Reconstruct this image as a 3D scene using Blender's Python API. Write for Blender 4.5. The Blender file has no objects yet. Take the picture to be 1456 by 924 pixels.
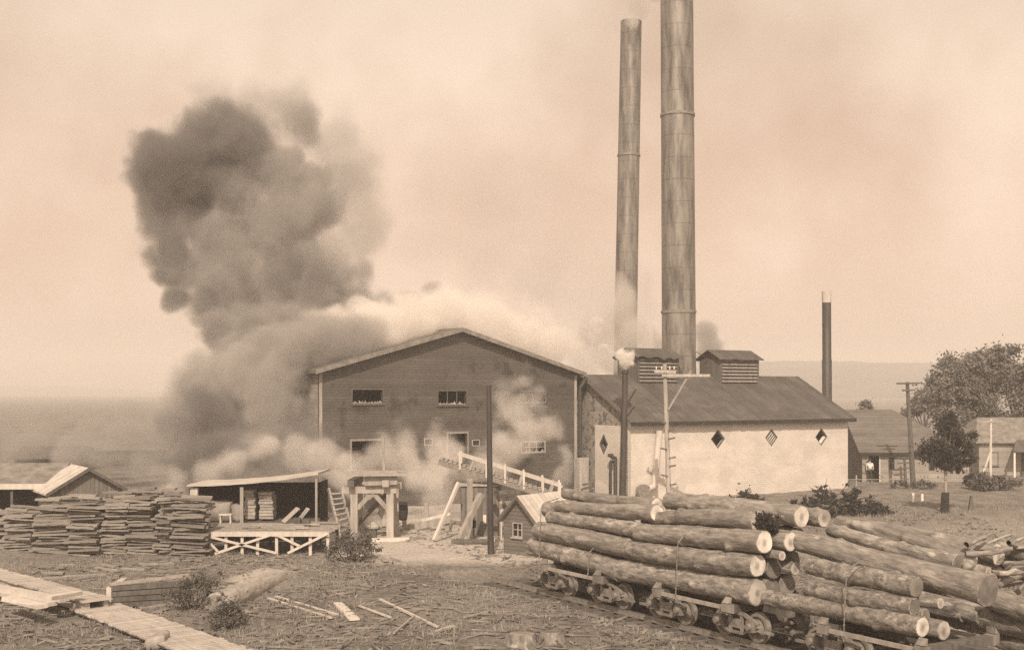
import bpy, bmesh, math, random
from mathutils import Vector, Matrix, noise
from mathutils.geometry import tessellate_polygon

S = bpy.context.scene
COL = S.collection
R = random.Random(7)
F, HOR, CH = 1700.0, 555.0, 6.8            # focal length in photo pixels, horizon row, camera height
rad = math.radians

def W(px, py, Y):                          # photo pixel at a known distance -> point
    return Vector(((px-728)*Y/F, Y, CH-(py-HOR)*Y/F))

def G(px, py, z=0.0):                      # photo pixel on a level of known height -> point
    Y = (CH-z)*F/(py-HOR)
    return Vector(((px-728)*Y/F, Y, z))

# ------------------------------------------------------------------ camera, light, sky
cam = bpy.data.cameras.new('camera'); co = bpy.data.objects.new('camera', cam); COL.objects.link(co); S.camera = co
co.location = (0, 0, CH); co.rotation_euler = (rad(90), 0, 0)
cam.sensor_width = 36; cam.lens = 36*F/1456; cam.shift_y = (HOR-462)/1456
cam.clip_start = .5; cam.clip_end = 30000

SUN_AZ, SUN_EL = 183.0, 40.0               # compass bearing of the sun seen from the mill (180 = behind the camera)
w = bpy.data.worlds.new('World'); S.world = w; w.use_nodes = True
nt = w.node_tree; N = nt.nodes; L = nt.links; bg = N['Background']
sky = N.new('ShaderNodeTexSky'); sky.sky_type = 'NISHITA'; sky.sun_disc = False
sky.sun_elevation = rad(SUN_EL); sky.sun_rotation = rad(SUN_AZ)
sky.air_density = 1.0; sky.dust_density = 3.0; sky.ozone_density = 1.0
bw = N.new('ShaderNodeRGBToBW'); L.new(sky.outputs[0], bw.inputs[0])
pw = N.new('ShaderNodeMath'); pw.operation = 'POWER'; L.new(bw.outputs[0], pw.inputs[0]); pw.inputs[1].default_value = .58
sc_ = N.new('ShaderNodeMath'); sc_.operation = 'MULTIPLY'; L.new(pw.outputs[0], sc_.inputs[0]); sc_.inputs[1].default_value = 4.0
tc = N.new('ShaderNodeTexCoord')
ns = N.new('ShaderNodeTexNoise'); ns.inputs['Scale'].default_value = 1.9; ns.inputs['Detail'].default_value = 5; ns.inputs['Roughness'].default_value = .55
L.new(tc.outputs['Generated'], ns.inputs['Vector'])
cr = N.new('ShaderNodeValToRGB'); cr.color_ramp.elements[0].position = .42; cr.color_ramp.elements[1].position = .58
cr.color_ramp.elements[0].color = (.84, .585, .425, 1); cr.color_ramp.elements[1].color = (1.26, .99, .78, 1)
L.new(ns.outputs[0], cr.inputs[0])
mx = N.new('ShaderNodeMix'); mx.data_type = 'RGBA'; mx.blend_type = 'MULTIPLY'; mx.inputs[0].default_value = 1
L.new(sc_.outputs[0], mx.inputs[6]); L.new(cr.outputs[0], mx.inputs[7]); L.new(mx.outputs[2], bg.inputs[0])
bg.inputs[1].default_value = .10
ld = bpy.data.lights.new('sun', 'SUN'); ld.energy = 4.3; ld.angle = rad(.6); ld.color = (1, .84, .68)
lo = bpy.data.objects.new('sun', ld); COL.objects.link(lo); lo.location = (0, 0, 60)
az, el = rad(SUN_AZ), rad(SUN_EL)
sdir = Vector((math.sin(az)*math.cos(el), math.cos(az)*math.cos(el), math.sin(el)))
lo.rotation_euler = (-sdir).to_track_quat('-Z', 'Y').to_euler()
S.view_settings.view_transform = 'Standard'; S.view_settings.look = 'None'; S.view_settings.gamma = 1
S.view_settings.exposure = 0.0
c = S.cycles; c.volume_step_rate = 1.2; c.volume_bounces = 4; c.volume_max_steps = 160; c.max_bounces = 7
c.diffuse_bounces = 3; c.use_denoising = False

# ------------------------------------------------------------------ materials
def tone(v):                               # the warm brown-grey of the print
    return (v, v*.93, v*.84, 1)

MATS = {}
def mat(name, lo_v, hi_v, scale=3.0, stretch=(1, 1, 1), rough=.9, detail=6, bump=.2, lines=None, fine=None, metal=0.0, spots=None, spec=.3, per_obj=.0):
    """two-tone noise material in object space. lines=(axis, spacing m, darkness, bump): board or course joints;
    spots=(scale, value, threshold): worn or stained patches"""
    if name in MATS: return MATS[name]
    m = bpy.data.materials.new(name); m.use_nodes = True; n = m.node_tree; N = n.nodes; L = n.links
    b = N['Principled BSDF']; b.inputs['Roughness'].default_value = rough; b.inputs['Metallic'].default_value = metal
    b.inputs['Specular IOR Level'].default_value = spec
    tc = N.new('ShaderNodeTexCoord'); mp = N.new('ShaderNodeMapping'); L.new(tc.outputs['Object'], mp.inputs[0])
    mp.inputs['Scale'].default_value = stretch
    if per_obj:
        oi = N.new('ShaderNodeObjectInfo'); vm = N.new('ShaderNodeVectorMath'); vm.operation = 'SCALE'
        cx = N.new('ShaderNodeCombineXYZ')
        for k in range(3): L.new(oi.outputs['Random'], cx.inputs[k])
        L.new(cx.outputs[0], vm.inputs[0]); vm.inputs['Scale'].default_value = 50
        L.new(vm.outputs[0], mp.inputs['Location'])
    ns = N.new('ShaderNodeTexNoise'); ns.inputs['Scale'].default_value = scale; ns.inputs['Detail'].default_value = detail
    ns.inputs['Roughness'].default_value = .62; L.new(mp.outputs[0], ns.inputs['Vector'])
    cr = N.new('ShaderNodeValToRGB'); cr.color_ramp.elements[0].position = .33; cr.color_ramp.elements[1].position = .68
    cr.color_ramp.elements[0].color = tone(lo_v); cr.color_ramp.elements[1].color = tone(hi_v); L.new(ns.outputs[0], cr.inputs[0])
    col = cr.outputs[0]; hgt = ns.outputs[0]
    def mix(fac, a, bcol, mode='MIX'):
        x = N.new('ShaderNodeMix'); x.data_type = 'RGBA'; x.blend_type = mode
        if isinstance(fac, float): x.inputs[0].default_value = fac
        else: L.new(fac, x.inputs[0])
        L.new(a, x.inputs[6])
        if isinstance(bcol, tuple): x.inputs[7].default_value = bcol
        else: L.new(bcol, x.inputs[7])
        return x.outputs[2]
    if spots:
        n2 = N.new('ShaderNodeTexNoise'); n2.inputs['Scale'].default_value = spots[0]; n2.inputs['Detail'].default_value = 5; n2.inputs['Roughness'].default_value = .65
        L.new((mp if per_obj else tc).outputs[0 if per_obj else 'Object'], n2.inputs['Vector'])
        r2 = N.new('ShaderNodeMapRange'); r2.inputs['From Min'].default_value = spots[2]; r2.inputs['From Max'].default_value = spots[2]+.09
        L.new(n2.outputs[0], r2.inputs[0]); col = mix(r2.outputs[0], col, tone(spots[1]))
    if per_obj:
        mm = N.new('ShaderNodeMapRange'); L.new(oi.outputs['Random'], mm.inputs[0]); mm.inputs['To Min'].default_value = 1-per_obj; mm.inputs['To Max'].default_value = 1+per_obj
        hs = N.new('ShaderNodeHueSaturation'); L.new(mm.outputs[0], hs.inputs['Value']); L.new(col, hs.inputs['Color']); col = hs.outputs[0]
    bn = N.new('ShaderNodeBump'); bn.inputs['Strength'].default_value = bump; bn.inputs['Distance'].default_value = .05
    L.new(hgt, bn.inputs['Height']); nrm = bn.outputs[0]
    if lines:
        ax, sp, dark, lb = lines
        sx = N.new('ShaderNodeSeparateXYZ'); L.new(tc.outputs['Object'], sx.inputs[0])
        dv = N.new('ShaderNodeMath'); dv.operation = 'DIVIDE'; L.new(sx.outputs['XYZ'.index(ax)], dv.inputs[0]); dv.inputs[1].default_value = sp
        fr = N.new('ShaderNodeMath'); fr.operation = 'FRACT'; L.new(dv.outputs[0], fr.inputs[0])
        gp = N.new('ShaderNodeMapRange'); gp.inputs['From Min'].default_value = .0; gp.inputs['From Max'].default_value = .22
        gp.inputs['To Min'].default_value = dark; gp.inputs['To Max'].default_value = 0.; L.new(fr.outputs[0], gp.inputs[0])
        # board to board tone
        fl = N.new('ShaderNodeMath'); fl.operation = 'FLOOR'; L.new(dv.outputs[0], fl.inputs[0])
        wn = N.new('ShaderNodeTexWhiteNoise'); wn.noise_dimensions = '1D'; L.new(fl.outputs[0], wn.inputs['W'])
        mr = N.new('ShaderNodeMapRange'); L.new(wn.outputs[0], mr.inputs[0]); mr.inputs['To Min'].default_value = .88; mr.inputs['To Max'].default_value = 1.1
        hs = N.new('ShaderNodeHueSaturation'); L.new(mr.outputs[0], hs.inputs['Value']); L.new(col, hs.inputs['Color'])
        col = mix(gp.outputs[0], hs.outputs[0], tone(.02))
        b2 = N.new('ShaderNodeBump'); b2.inputs['Strength'].default_value = lb; b2.inputs['Distance'].default_value = sp*.3; L.new(fr.outputs[0], b2.inputs['Height'])
        L.new(nrm, b2.inputs['Normal']); nrm = b2.outputs[0]
    L.new(col, b.inputs['Base Color']); L.new(nrm, b.inputs['Normal'])
    MATS[name] = m; return m

def brick_mat(name, c1, c2, mortar, worn=None):
    m = bpy.data.materials.new(name); m.use_nodes = True; n = m.node_tree; N = n.nodes; L = n.links; b = N['Principled BSDF']
    b.inputs['Roughness'].default_value = .92; b.inputs['Specular IOR Level'].default_value = .2
    tc = N.new('ShaderNodeTexCoord'); sx = N.new('ShaderNodeSeparateXYZ'); L.new(tc.outputs['Object'], sx.inputs[0])
    ad = N.new('ShaderNodeMath'); L.new(sx.outputs[0], ad.inputs[0]); L.new(sx.outputs[1], ad.inputs[1])
    cx = N.new('ShaderNodeCombineXYZ'); L.new(ad.outputs[0], cx.inputs[0]); L.new(sx.outputs[2], cx.inputs[1])
    br = N.new('ShaderNodeTexBrick'); L.new(cx.outputs[0], br.inputs['Vector']); br.inputs['Scale'].default_value = 1
    br.inputs['Brick Width'].default_value = .42; br.inputs['Row Height'].default_value = .14; br.inputs['Mortar Size'].default_value = .014
    br.inputs['Color1'].default_value = tone(c1); br.inputs['Color2'].default_value = tone(c2); br.inputs['Mortar'].default_value = tone(mortar)
    ns = N.new('ShaderNodeTexNoise'); ns.inputs['Scale'].default_value = .5; ns.inputs['Detail'].default_value = 7; ns.inputs['Roughness'].default_value = .68
    mp = N.new('ShaderNodeMapping'); mp.inputs['Scale'].default_value = (1, 1, 1.8); L.new(tc.outputs['Object'], mp.inputs[0]); L.new(mp.outputs[0], ns.inputs['Vector'])
    mr = N.new('ShaderNodeMapRange'); L.new(ns.outputs[0], mr.inputs[0]); mr.inputs['From Min'].default_value = .35; mr.inputs['From Max'].default_value = .65
    mr.inputs['To Min'].default_value = .84; mr.inputs['To Max'].default_value = 1.06
    hs = N.new('ShaderNodeHueSaturation'); L.new(br.outputs['Color'], hs.inputs['Color']); L.new(mr.outputs[0], hs.inputs['Value'])
    col = hs.outputs[0]
    if worn:
        n3 = N.new('ShaderNodeTexNoise'); n3.inputs['Scale'].default_value = worn[1]; n3.inputs['Detail'].default_value = 6; L.new(tc.outputs['Object'], n3.inputs['Vector'])
        r3 = N.new('ShaderNodeMapRange'); r3.inputs['From Min'].default_value = worn[2]; r3.inputs['From Max'].default_value = worn[2]+.05; L.new(n3.outputs[0], r3.inputs[0])
        x = N.new('ShaderNodeMix'); x.data_type = 'RGBA'; L.new(r3.outputs[0], x.inputs[0]); L.new(col, x.inputs[6]); x.inputs[7].default_value = tone(worn[0]); col = x.outputs[2]
    bn = N.new('ShaderNodeBump'); bn.inputs['Strength'].default_value = .35; bn.inputs['Distance'].default_value = .02; L.new(br.outputs['Fac'], bn.inputs['Height']); bn.invert = True
    L.new(col, b.inputs['Base Color']); L.new(bn.outputs[0], b.inputs['Normal']); return m

M = {
 'siding': mat('weathered_siding', .085, .135, .45, (.5, .5, 1.5), .85, bump=.1, lines=('Z', .17, .6, .5), spots=(.45, .06, .56)),
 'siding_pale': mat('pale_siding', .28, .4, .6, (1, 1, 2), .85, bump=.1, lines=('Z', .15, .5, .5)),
 'hut_siding': mat('hut_siding', .15, .22, 1.5, (1, 1, 3), .85, bump=.1, lines=('Z', .16, .7, .6)),
 'board_wall': mat('upright_boards', .13, .2, 2.0, (3, 3, .5), .9, bump=.15, lines=('X', .2, .6, .4)),
 'roof': mat('felt_roof', .075, .12, .7, (1, 1, 1), .9, bump=.15, lines=('X', .95, .25, .2), spots=(.5, .15, .6)),
 'roof_edge': mat('roof_edge', .14, .28, 2, (1, 1, 1), .8),
 'roof_pale': mat('pale_shingle_roof', .42, .56, 1.2, (1, 1, 3), .9, lines=('Y', .3, .3, .4)),
 'shingle': mat('dark_shingle_roof', .12, .17, 1.0, (1, 1, 3), .9, lines=('Y', .35, .25, .3)),
 'dark': mat('near_black_wood', .025, .05, 2, (1, 1, 1), .95),  # near-black tone, also standing in for shade inside the open shed
 'inner_shade': mat('shade_black_interior', .012, .02, 2, (1, 1, 1), 1.0),  # black colour stands in for the shade inside buildings and vents
 'timber': mat('weathered_timber', .27, .42, 1.6, (3, 3, .6), .9, bump=.25, per_obj=.15),
 'timber_mid': mat('grey_timber', .16, .28, 1.6, (3, 3, .6), .9, bump=.3, per_obj=.15),
 'timber_dark': mat('old_dark_timber', .08, .15, 1.6, (3, 3, .6), .9, bump=.25, per_obj=.15),
 'timber_pale': mat('fresh_pale_timber', .48, .62, 1.6, (3, 3, .6), .85, bump=.2, per_obj=.1),
 'plank': mat('walkway_planks', .42, .6, 1.1, (1, 6, 1), .9, bump=.2, lines=('X', .24, .55, .4), spots=(1.4, .3, .62)),
 'slab': mat('slab_wood', .13, .36, 1.5, (.8, 3, 9), .95, bump=.5, per_obj=.28),
 'bark': mat('log_bark', .11, .36, 3.2, (2.2, 2.2, .8), .92, detail=10, bump=1.0, spots=(1.9, .44, .56), per_obj=.14),
 'bark_pale': mat('peeled_trunk', .3, .48, 2.4, (2.4, 2.4, .5), .92, detail=10, bump=.8, spots=(1.6, .25, .6), per_obj=.1),
 'bark_grey': mat('grey_log_bark', .14, .34, 3.4, (2.4, 2.4, .6), .92, detail=10, bump=1.0, spots=(1.6, .4, .57), per_obj=.1),
 'bark_rough': mat('rough_flaking_bark', .1, .3, 5.5, (1.5, 1.5, 1), .95, detail=9, bump=1.0, spots=(3.2, .38, .57), per_obj=.1),
 'iron': mat('rusty_iron', .16, .32, 6, (1, 1, 1), .7, bump=.2, metal=.2),
 'iron_dark': mat('dark_iron_pipe', .035, .07, 3, (1, 1, .3), .55, bump=.1, metal=.1, spec=.5),
 'steel': mat('polished_rail_top', .3, .4, 8, (1, 1, 1), .4, metal=.7),
 'white': mat('whitewash', .62, .78, 2, (1, 1, 1), .9),
 'cloth': mat('canvas_sheet', .2, .34, 1.5, (1, 1, 1), .95, bump=.4),
 'hill': mat('wooded_hillside', .03, .11, .02, (1, 1, 1), 1, bump=0),
 'foliage': mat('tree_foliage', .08, .17, .5, (1, 1, 1), .9, bump=0),
 'foliage_dark': mat('dark_foliage', .03, .06, .5, (1, 1, 1), .9, bump=0),
 'foliage_mid': mat('willow_foliage', .10, .22, .35, (1, 1, 1), .9, bump=0),
 'foliage_pale': mat('pale_foliage', .12, .22, .5, (1, 1, 1), .9, bump=0),  # lighter leaf tone for the two far trees
 'twig': mat('dry_twigs', .04, .1, 2, (1, 1, 1), .95, bump=0),
 'grass': mat('dry_grass', .16, .34, .8, (1, 1, 1), .95, bump=0),
 'chip': mat('bark_chips', .1, .34, 1.5, (1, 1, 1), .95, bump=0),
 'skin': mat('skin', .4, .45, 2, (1, 1, 1), .7, bump=0),
 'trousers': mat('dark_trousers', .03, .05, 6, (1, 1, 1), .9, bump=0),
 'water': mat('lake_water', .18, .2, .01, (1, 1, 1), .35, bump=0),
 'brick': None}
M['brick'] = brick_mat('pale_painted_brick', .64, .61, .56, worn=(.53, .42, .57))
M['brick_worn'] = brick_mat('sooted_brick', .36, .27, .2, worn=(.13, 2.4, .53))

def ring_mat():                            # a sawn log end: growth rings round its own centre
    m = bpy.data.materials.new('sawn_end'); m.use_nodes = True; n = m.node_tree; N = n.nodes; L = n.links; b = N['Principled BSDF']
    b.inputs['Roughness'].default_value = .85; b.inputs['Specular IOR Level'].default_value = .2
    tc = N.new('ShaderNodeTexCoord'); wv = N.new('ShaderNodeTexWave'); wv.wave_type = 'RINGS'; wv.rings_direction = 'Z'
    wv.inputs['Scale'].default_value = 7; wv.inputs['Distortion'].default_value = 5; wv.inputs['Detail'].default_value = 2
    L.new(tc.outputs['Object'], wv.inputs['Vector'])
    cr = N.new('ShaderNodeValToRGB'); cr.color_ramp.elements[0].color = tone(.64); cr.color_ramp.elements[1].color = tone(.74); L.new(wv.outputs[0], cr.inputs[0])
    ln = N.new('ShaderNodeVectorMath'); ln.operation = 'LENGTH'; L.new(tc.outputs['Object'], ln.inputs[0])
    ns = N.new('ShaderNodeTexNoise'); ns.inputs['Scale'].default_value = 5; ns.inputs['Detail'].default_value = 5; L.new(tc.outputs['Object'], ns.inputs['Vector'])
    ad = N.new('ShaderNodeMath'); ad.operation = 'MULTIPLY_ADD'; L.new(ns.outputs[0], ad.inputs[0]); ad.inputs[1].default_value = -.2; L.new(ln.outputs['Value'], ad.inputs[2])
    mr = N.new('ShaderNodeMapRange'); mr.inputs['From Min'].default_value = -.06; mr.inputs['From Max'].default_value = .03; mr.inputs['To Min'].default_value = .6; mr.inputs['To Max'].default_value = 0
    L.new(ad.outputs[0], mr.inputs[0])
    x = N.new('ShaderNodeMix'); x.data_type = 'RGBA'; L.new(mr.outputs[0], x.inputs[0]); L.new(cr.outputs[0], x.inputs[6]); x.inputs[7].default_value = tone(.2)
    oi = N.new('ShaderNodeObjectInfo'); m2 = N.new('ShaderNodeMapRange'); L.new(oi.outputs['Random'], m2.inputs[0]); m2.inputs['To Min'].default_value = .62; m2.inputs['To Max'].default_value = 1.08
    n4 = N.new('ShaderNodeTexNoise'); n4.inputs['Scale'].default_value = 2.6; n4.inputs['Detail'].default_value = 6; n4.noise_dimensions = '4D'; L.new(tc.outputs['Object'], n4.inputs['Vector']); m5 = N.new('ShaderNodeMath'); m5.operation = 'MULTIPLY'; L.new(oi.outputs['Random'], m5.inputs[0]); m5.inputs[1].default_value = 40; L.new(m5.outputs[0], n4.inputs['W'])
    m4 = N.new('ShaderNodeMapRange'); L.new(n4.outputs[0], m4.inputs[0]); m4.inputs['From Min'].default_value = .35; m4.inputs['From Max'].default_value = .6; m4.inputs['To Min'].default_value = .62; m4.inputs['To Max'].default_value = 1.05
    m6 = N.new('ShaderNodeMath'); m6.operation = 'MULTIPLY'; L.new(m2.outputs[0], m6.inputs[0]); L.new(m4.outputs[0], m6.inputs[1])
    hs = N.new('ShaderNodeHueSaturation'); L.new(x.outputs[2], hs.inputs['Color']); L.new(m6.outputs[0], hs.inputs['Value']); L.new(hs.outputs[0], b.inputs['Base Color']); return m
M['ring'] = ring_mat()
def ring_dark():  # darker end for aged wood; also puts shade into ends of buried logs
    m = M['ring'].copy(); m.name = 'aged_shaded_end'
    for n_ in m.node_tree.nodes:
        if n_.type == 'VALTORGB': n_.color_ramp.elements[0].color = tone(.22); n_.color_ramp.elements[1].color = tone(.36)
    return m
M['ring_old_shaded'] = ring_dark()

def stack_mat(name, seed):                 # riveted plate stack: rings of plates of slightly different tone, streaks of rust
    m = bpy.data.materials.new(name); m.use_nodes = True; n = m.node_tree; N = n.nodes; L = n.links; b = N['Principled BSDF']
    b.inputs['Roughness'].default_value = .5; b.inputs['Metallic'].default_value = .25; b.inputs['Specular IOR Level'].default_value = .45
    tc = N.new('ShaderNodeTexCoord'); mp = N.new('ShaderNodeMapping'); mp.inputs['Scale'].default_value = (2.2, 2.2, .35); mp.inputs['Location'].default_value = (seed, 0, 0)
    L.new(tc.outputs['Object'], mp.inputs[0]); ns = N.new('ShaderNodeTexNoise'); ns.inputs['Scale'].default_value = 1; ns.inputs['Detail'].default_value = 6; ns.inputs['Roughness'].default_value = .65; L.new(mp.outputs[0], ns.inputs['Vector'])
    cr = N.new('ShaderNodeValToRGB'); cr.color_ramp.elements[0].position = .36; cr.color_ramp.elements[1].position = .62
    cr.color_ramp.elements[0].color = tone(.10); cr.color_ramp.elements[1].color = tone(.27); L.new(ns.outputs[0], cr.inputs[0])
    sx = N.new('ShaderNodeSeparateXYZ'); L.new(tc.outputs['Object'], sx.inputs[0])
    dv = N.new('ShaderNodeMath'); dv.operation = 'DIVIDE'; L.new(sx.outputs[2], dv.inputs[0]); dv.inputs[1].default_value = 1.52
    fl = N.new('ShaderNodeMath'); fl.operation = 'FLOOR'; L.new(dv.outputs[0], fl.inputs[0]); wn = N.new('ShaderNodeTexWhiteNoise'); wn.noise_dimensions = '1D'; L.new(fl.outputs[0], wn.inputs['W'])
    mr = N.new('ShaderNodeMapRange'); L.new(wn.outputs[0], mr.inputs[0]); mr.inputs['To Min'].default_value = .95; mr.inputs['To Max'].default_value = 1.04
    fr = N.new('ShaderNodeMath'); fr.operation = 'FRACT'; L.new(dv.outputs[0], fr.inputs[0]); sm = N.new('ShaderNodeMath'); sm.operation = 'LESS_THAN'; L.new(fr.outputs[0], sm.inputs[0]); sm.inputs[1].default_value = .035
    hs = N.new('ShaderNodeHueSaturation'); L.new(cr.outputs[0], hs.inputs['Color']); L.new(mr.outputs[0], hs.inputs['Value'])
    mf = N.new('ShaderNodeMath'); mf.operation = 'MULTIPLY'; L.new(sm.outputs[0], mf.inputs[0]); mf.inputs[1].default_value = .45
    x = N.new('ShaderNodeMix'); x.data_type = 'RGBA'; L.new(mf.outputs[0], x.inputs[0]); L.new(hs.outputs[0], x.inputs[6]); x.inputs[7].default_value = tone(.06)
    L.new(x.outputs[2], b.inputs['Base Color'])
    bn = N.new('ShaderNodeBump'); bn.inputs['Strength'].default_value = .25; bn.inputs['Distance'].default_value = .05; L.new(ns.outputs[0], bn.inputs['Height']); L.new(bn.outputs[0], b.inputs['Normal'])
    return m

# ------------------------------------------------------------------ mesh helpers
class MB:
    def __init__(s): s.v = []; s.f = []
    def add(s, vs, fs):
        o = len(s.v); s.v += [tuple(v) for v in vs]; s.f += [tuple(i+o for i in f) for f in fs]; return s
    def box(s, x0, y0, z0, x1, y1, z1):
        v = [(x0, y0, z0), (x1, y0, z0), (x1, y1, z0), (x0, y1, z0), (x0, y0, z1), (x1, y0, z1), (x1, y1, z1), (x0, y1, z1)]
        return s.add(v, [(3, 2, 1, 0), (4, 5, 6, 7), (0, 1, 5, 4), (1, 2, 6, 5), (2, 3, 7, 6), (3, 0, 4, 7)])
    def bar(s, p, q, w, h, up=(0, 0, 1), j=0.0):   # square timber from p to q, w wide, h deep
        p, q = Vector(p), Vector(q); d = (q-p).normalized(); up = Vector(up)
        if abs(d.dot(up)) > .98: up = Vector((0, 1, 0))
        a = d.cross(up).normalized()*w/2; b = a.cross(d).normalized()*h/2; vs = []
        for e in (p, q):
            for sa, sb in ((-1, -1), (1, -1), (1, 1), (-1, 1)):
                vs.append(e+a*sa*(1+R.uniform(-j, j))+b*sb*(1+R.uniform(-j, j)))
        return s.add(vs, [(0, 1, 2, 3), (7, 6, 5, 4), (0, 4, 5, 1), (1, 5, 6, 2), (2, 6, 7, 3), (3, 7, 4, 0)])
    def tube(s, p, q, r0, r1=None, n=12, cap=True, rings=1, wob=0.0):
        r1 = r0 if r1 is None else r1; p, q = Vector(p), Vector(q); d = (q-p).normalized()
        a = d.orthogonal().normalized(); b = d.cross(a); vs = []; fs = []
        for k in range(rings+1):
            t = k/rings; c_ = p.lerp(q, t)
            if 0 < k < rings: c_ = c_+a*R.uniform(-wob, wob)+b*R.uniform(-wob, wob)
            r = r0+(r1-r0)*t
            for i in range(n):
                g = 2*math.pi*i/n; vs.append(c_+(a*math.cos(g)+b*math.sin(g))*r)
        for k in range(rings):
            for i in range(n): fs.append((k*n+i, k*n+(i+1) % n, (k+1)*n+(i+1) % n, (k+1)*n+i))
        if cap: fs += [tuple(range(n-1, -1, -1)), tuple(rings*n+i for i in range(n))]
        return s.add(vs, fs)
    def path(s, pts, r, n=8):
        for a, b in zip(pts, pts[1:]): s.tube(a, b, r, r, n)
        return s
    def lathe(s, prof, n=24, c=(0, 0, 0)):        # prof = [(radius, z)...]
        vs = []; fs = []
        for r, z in prof:
            for i in range(n):
                g = 2*math.pi*i/n; vs.append((c[0]+r*math.cos(g), c[1]+r*math.sin(g), c[2]+z))
        for k in range(len(prof)-1):
            for i in range(n): fs.append((k*n+i, k*n+(i+1) % n, (k+1)*n+(i+1) % n, (k+1)*n+i))
        return s.add(vs, fs)
    def prism(s, pts, v):                         # planar polygon extruded by v
        n = len(pts); v = Vector(v); pts = [Vector(p) for p in pts]
        s.add(pts+[p+v for p in pts], [tuple(range(n-1, -1, -1)), tuple(range(n, 2*n))]+[(i, (i+1) % n, (i+1) % n+n, i+n) for i in range(n)]); return s
    def wall(s, outer, holes, y0, y1):            # (x,z) outline with openings, thickness y0..y1
        loops = [outer]+holes; tri = tessellate_polygon([[Vector((x, z, 0)) for x, z in lp] for lp in loops])
        fl = [p for lp in loops for p in lp]; n = len(fl)
        vs = [(x, y0, z) for x, z in fl]+[(x, y1, z) for x, z in fl]; fs = [tuple(t) for t in tri]+[tuple(i+n for i in reversed(t)) for t in tri]
        o = 0
        for lp in loops:
            m = len(lp); fs += [(o+i, o+(i+1) % m, o+(i+1) % m+n, o+i+n) for i in range(m)]; o += m
        return s.add(vs, fs)
    def build(s, name, m, parent=None, smooth=False, loc=None, rot=None):
        me = bpy.data.meshes.new(name); me.from_pydata(s.v, [], s.f)
        bm = bmesh.new(); bm.from_mesh(me); bmesh.ops.recalc_face_normals(bm, faces=bm.faces)
        if smooth:
            for f in bm.faces: f.smooth = len(f.verts) <= 4
            for e in bm.edges:
                if len(e.link_faces) == 2 and e.calc_face_angle(0) > .9: e.smooth = False
        bm.to_mesh(me); bm.free()
        o = bpy.data.objects.new(name, me); COL.objects.link(o)
        if parent: o.parent = parent
        if loc is not None: o.location = loc
        if rot is not None: o.rotation_euler = rot
        if m: me.materials.append(m)
        return o

def tag(o, label=None, cat=None, group=None, kind=None):
    if label: o['label'] = label
    if cat: o['category'] = cat
    if group: o['group'] = group
    if kind: o['kind'] = kind
    return o
def thing(name, label, cat, loc=(0, 0, 0), rz=0.0, group=None):
    o = bpy.data.objects.new(name, None); COL.objects.link(o); o.location = loc; o.rotation_euler = (0, 0, rz); o.empty_display_size = .3
    return tag(o, label, cat, group)
def copy_tree(o, parent=None):
    c_ = o.copy(); COL.objects.link(c_); c_.parent = parent
    for ch in list(o.children): copy_tree(ch, c_)
    return c_

# ------------------------------------------------------------------ ground
U = Vector((.54, -.84, 0)).normalized(); NN = Vector((-.84, -.54, 0)).normalized()    # along the track towards the camera; towards its near side
C0 = Vector((7.18, 32.2, 0))                                                       # a point on the track's centre line
def tp(s_, off, z): return C0+U*s_+NN*off+Vector((0, 0, z))
def tcoord(x, y): d = Vector((x, y, 0))-C0; return d.dot(U), d.dot(NN)

def sstep(a, b, x):
    t = max(0., min(1., (x-a)/(b-a))); return t*t*(3-2*t)
def bump2(x, y, cx, cy, rx, ry, h, a=0.0):
    dx, dy = x-cx, y-cy; ca, sa = math.cos(a), math.sin(a); u, v = (dx*ca+dy*sa)/rx, (-dx*sa+dy*ca)/ry
    return h*math.exp(-(u*u+v*v))
def gz(x, y):
    z = .10*noise.noise((x*.35, y*.35, 0))+.05*noise.noise((x*1.1, y*1.1, 3))+.035*noise.noise((x*2.6, y*2.6, 5))
    near = 1-sstep(95, 130, y)
    z *= near
    z += bump2(x, y, -8.9, 42.3, 1.1, 3.4, .42, rad(-10))
    z += bump2(x, y, -4.5, 39, 4.2, 3.2, .25)+bump2(x, y, 1.0, 33.0, 2.4, 2.6, .35)
    z += bump2(x, y, 25, 57, 8, 5.5, 1.0)+bump2(x, y, 9, 70, 9, 3, .2)
    s_, o_ = tcoord(x, y)
    k = 1-sstep(1.3, 2.4, abs(o_)) if -16 < s_ < 14 else 0
    z = z*(1-k)-.10*k
    return z-.03
def graded(lo, a, b, hi, st):
    out = [a+i*st for i in range(int((b-a)/st)+1)]; d = st; v = out[-1]
    while v < hi: d *= 1.35; v += d; out.append(v)
    d = st; v = a; pre = []
    while v > lo: d *= 1.35; v -= d; pre.append(v)
    return pre[::-1]+out
xs = graded(-6000, -22, 30, 6000, .2); ys = graded(-400, 28, 66, 9000, .2)
vs = [(x, y, gz(x, y)) for y in ys for x in xs]; nx = len(xs)
fs = [(j*nx+i, j*nx+i+1, (j+1)*nx+i+1, (j+1)*nx+i) for j in range(len(ys)-1) for i in range(nx-1)]
me = bpy.data.meshes.new('ground'); me.from_pydata(vs, [], fs); me.polygons.foreach_set('use_smooth', [True]*len(fs))
ca = me.color_attributes.new('region', 'FLOAT_COLOR', 'POINT')
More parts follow.
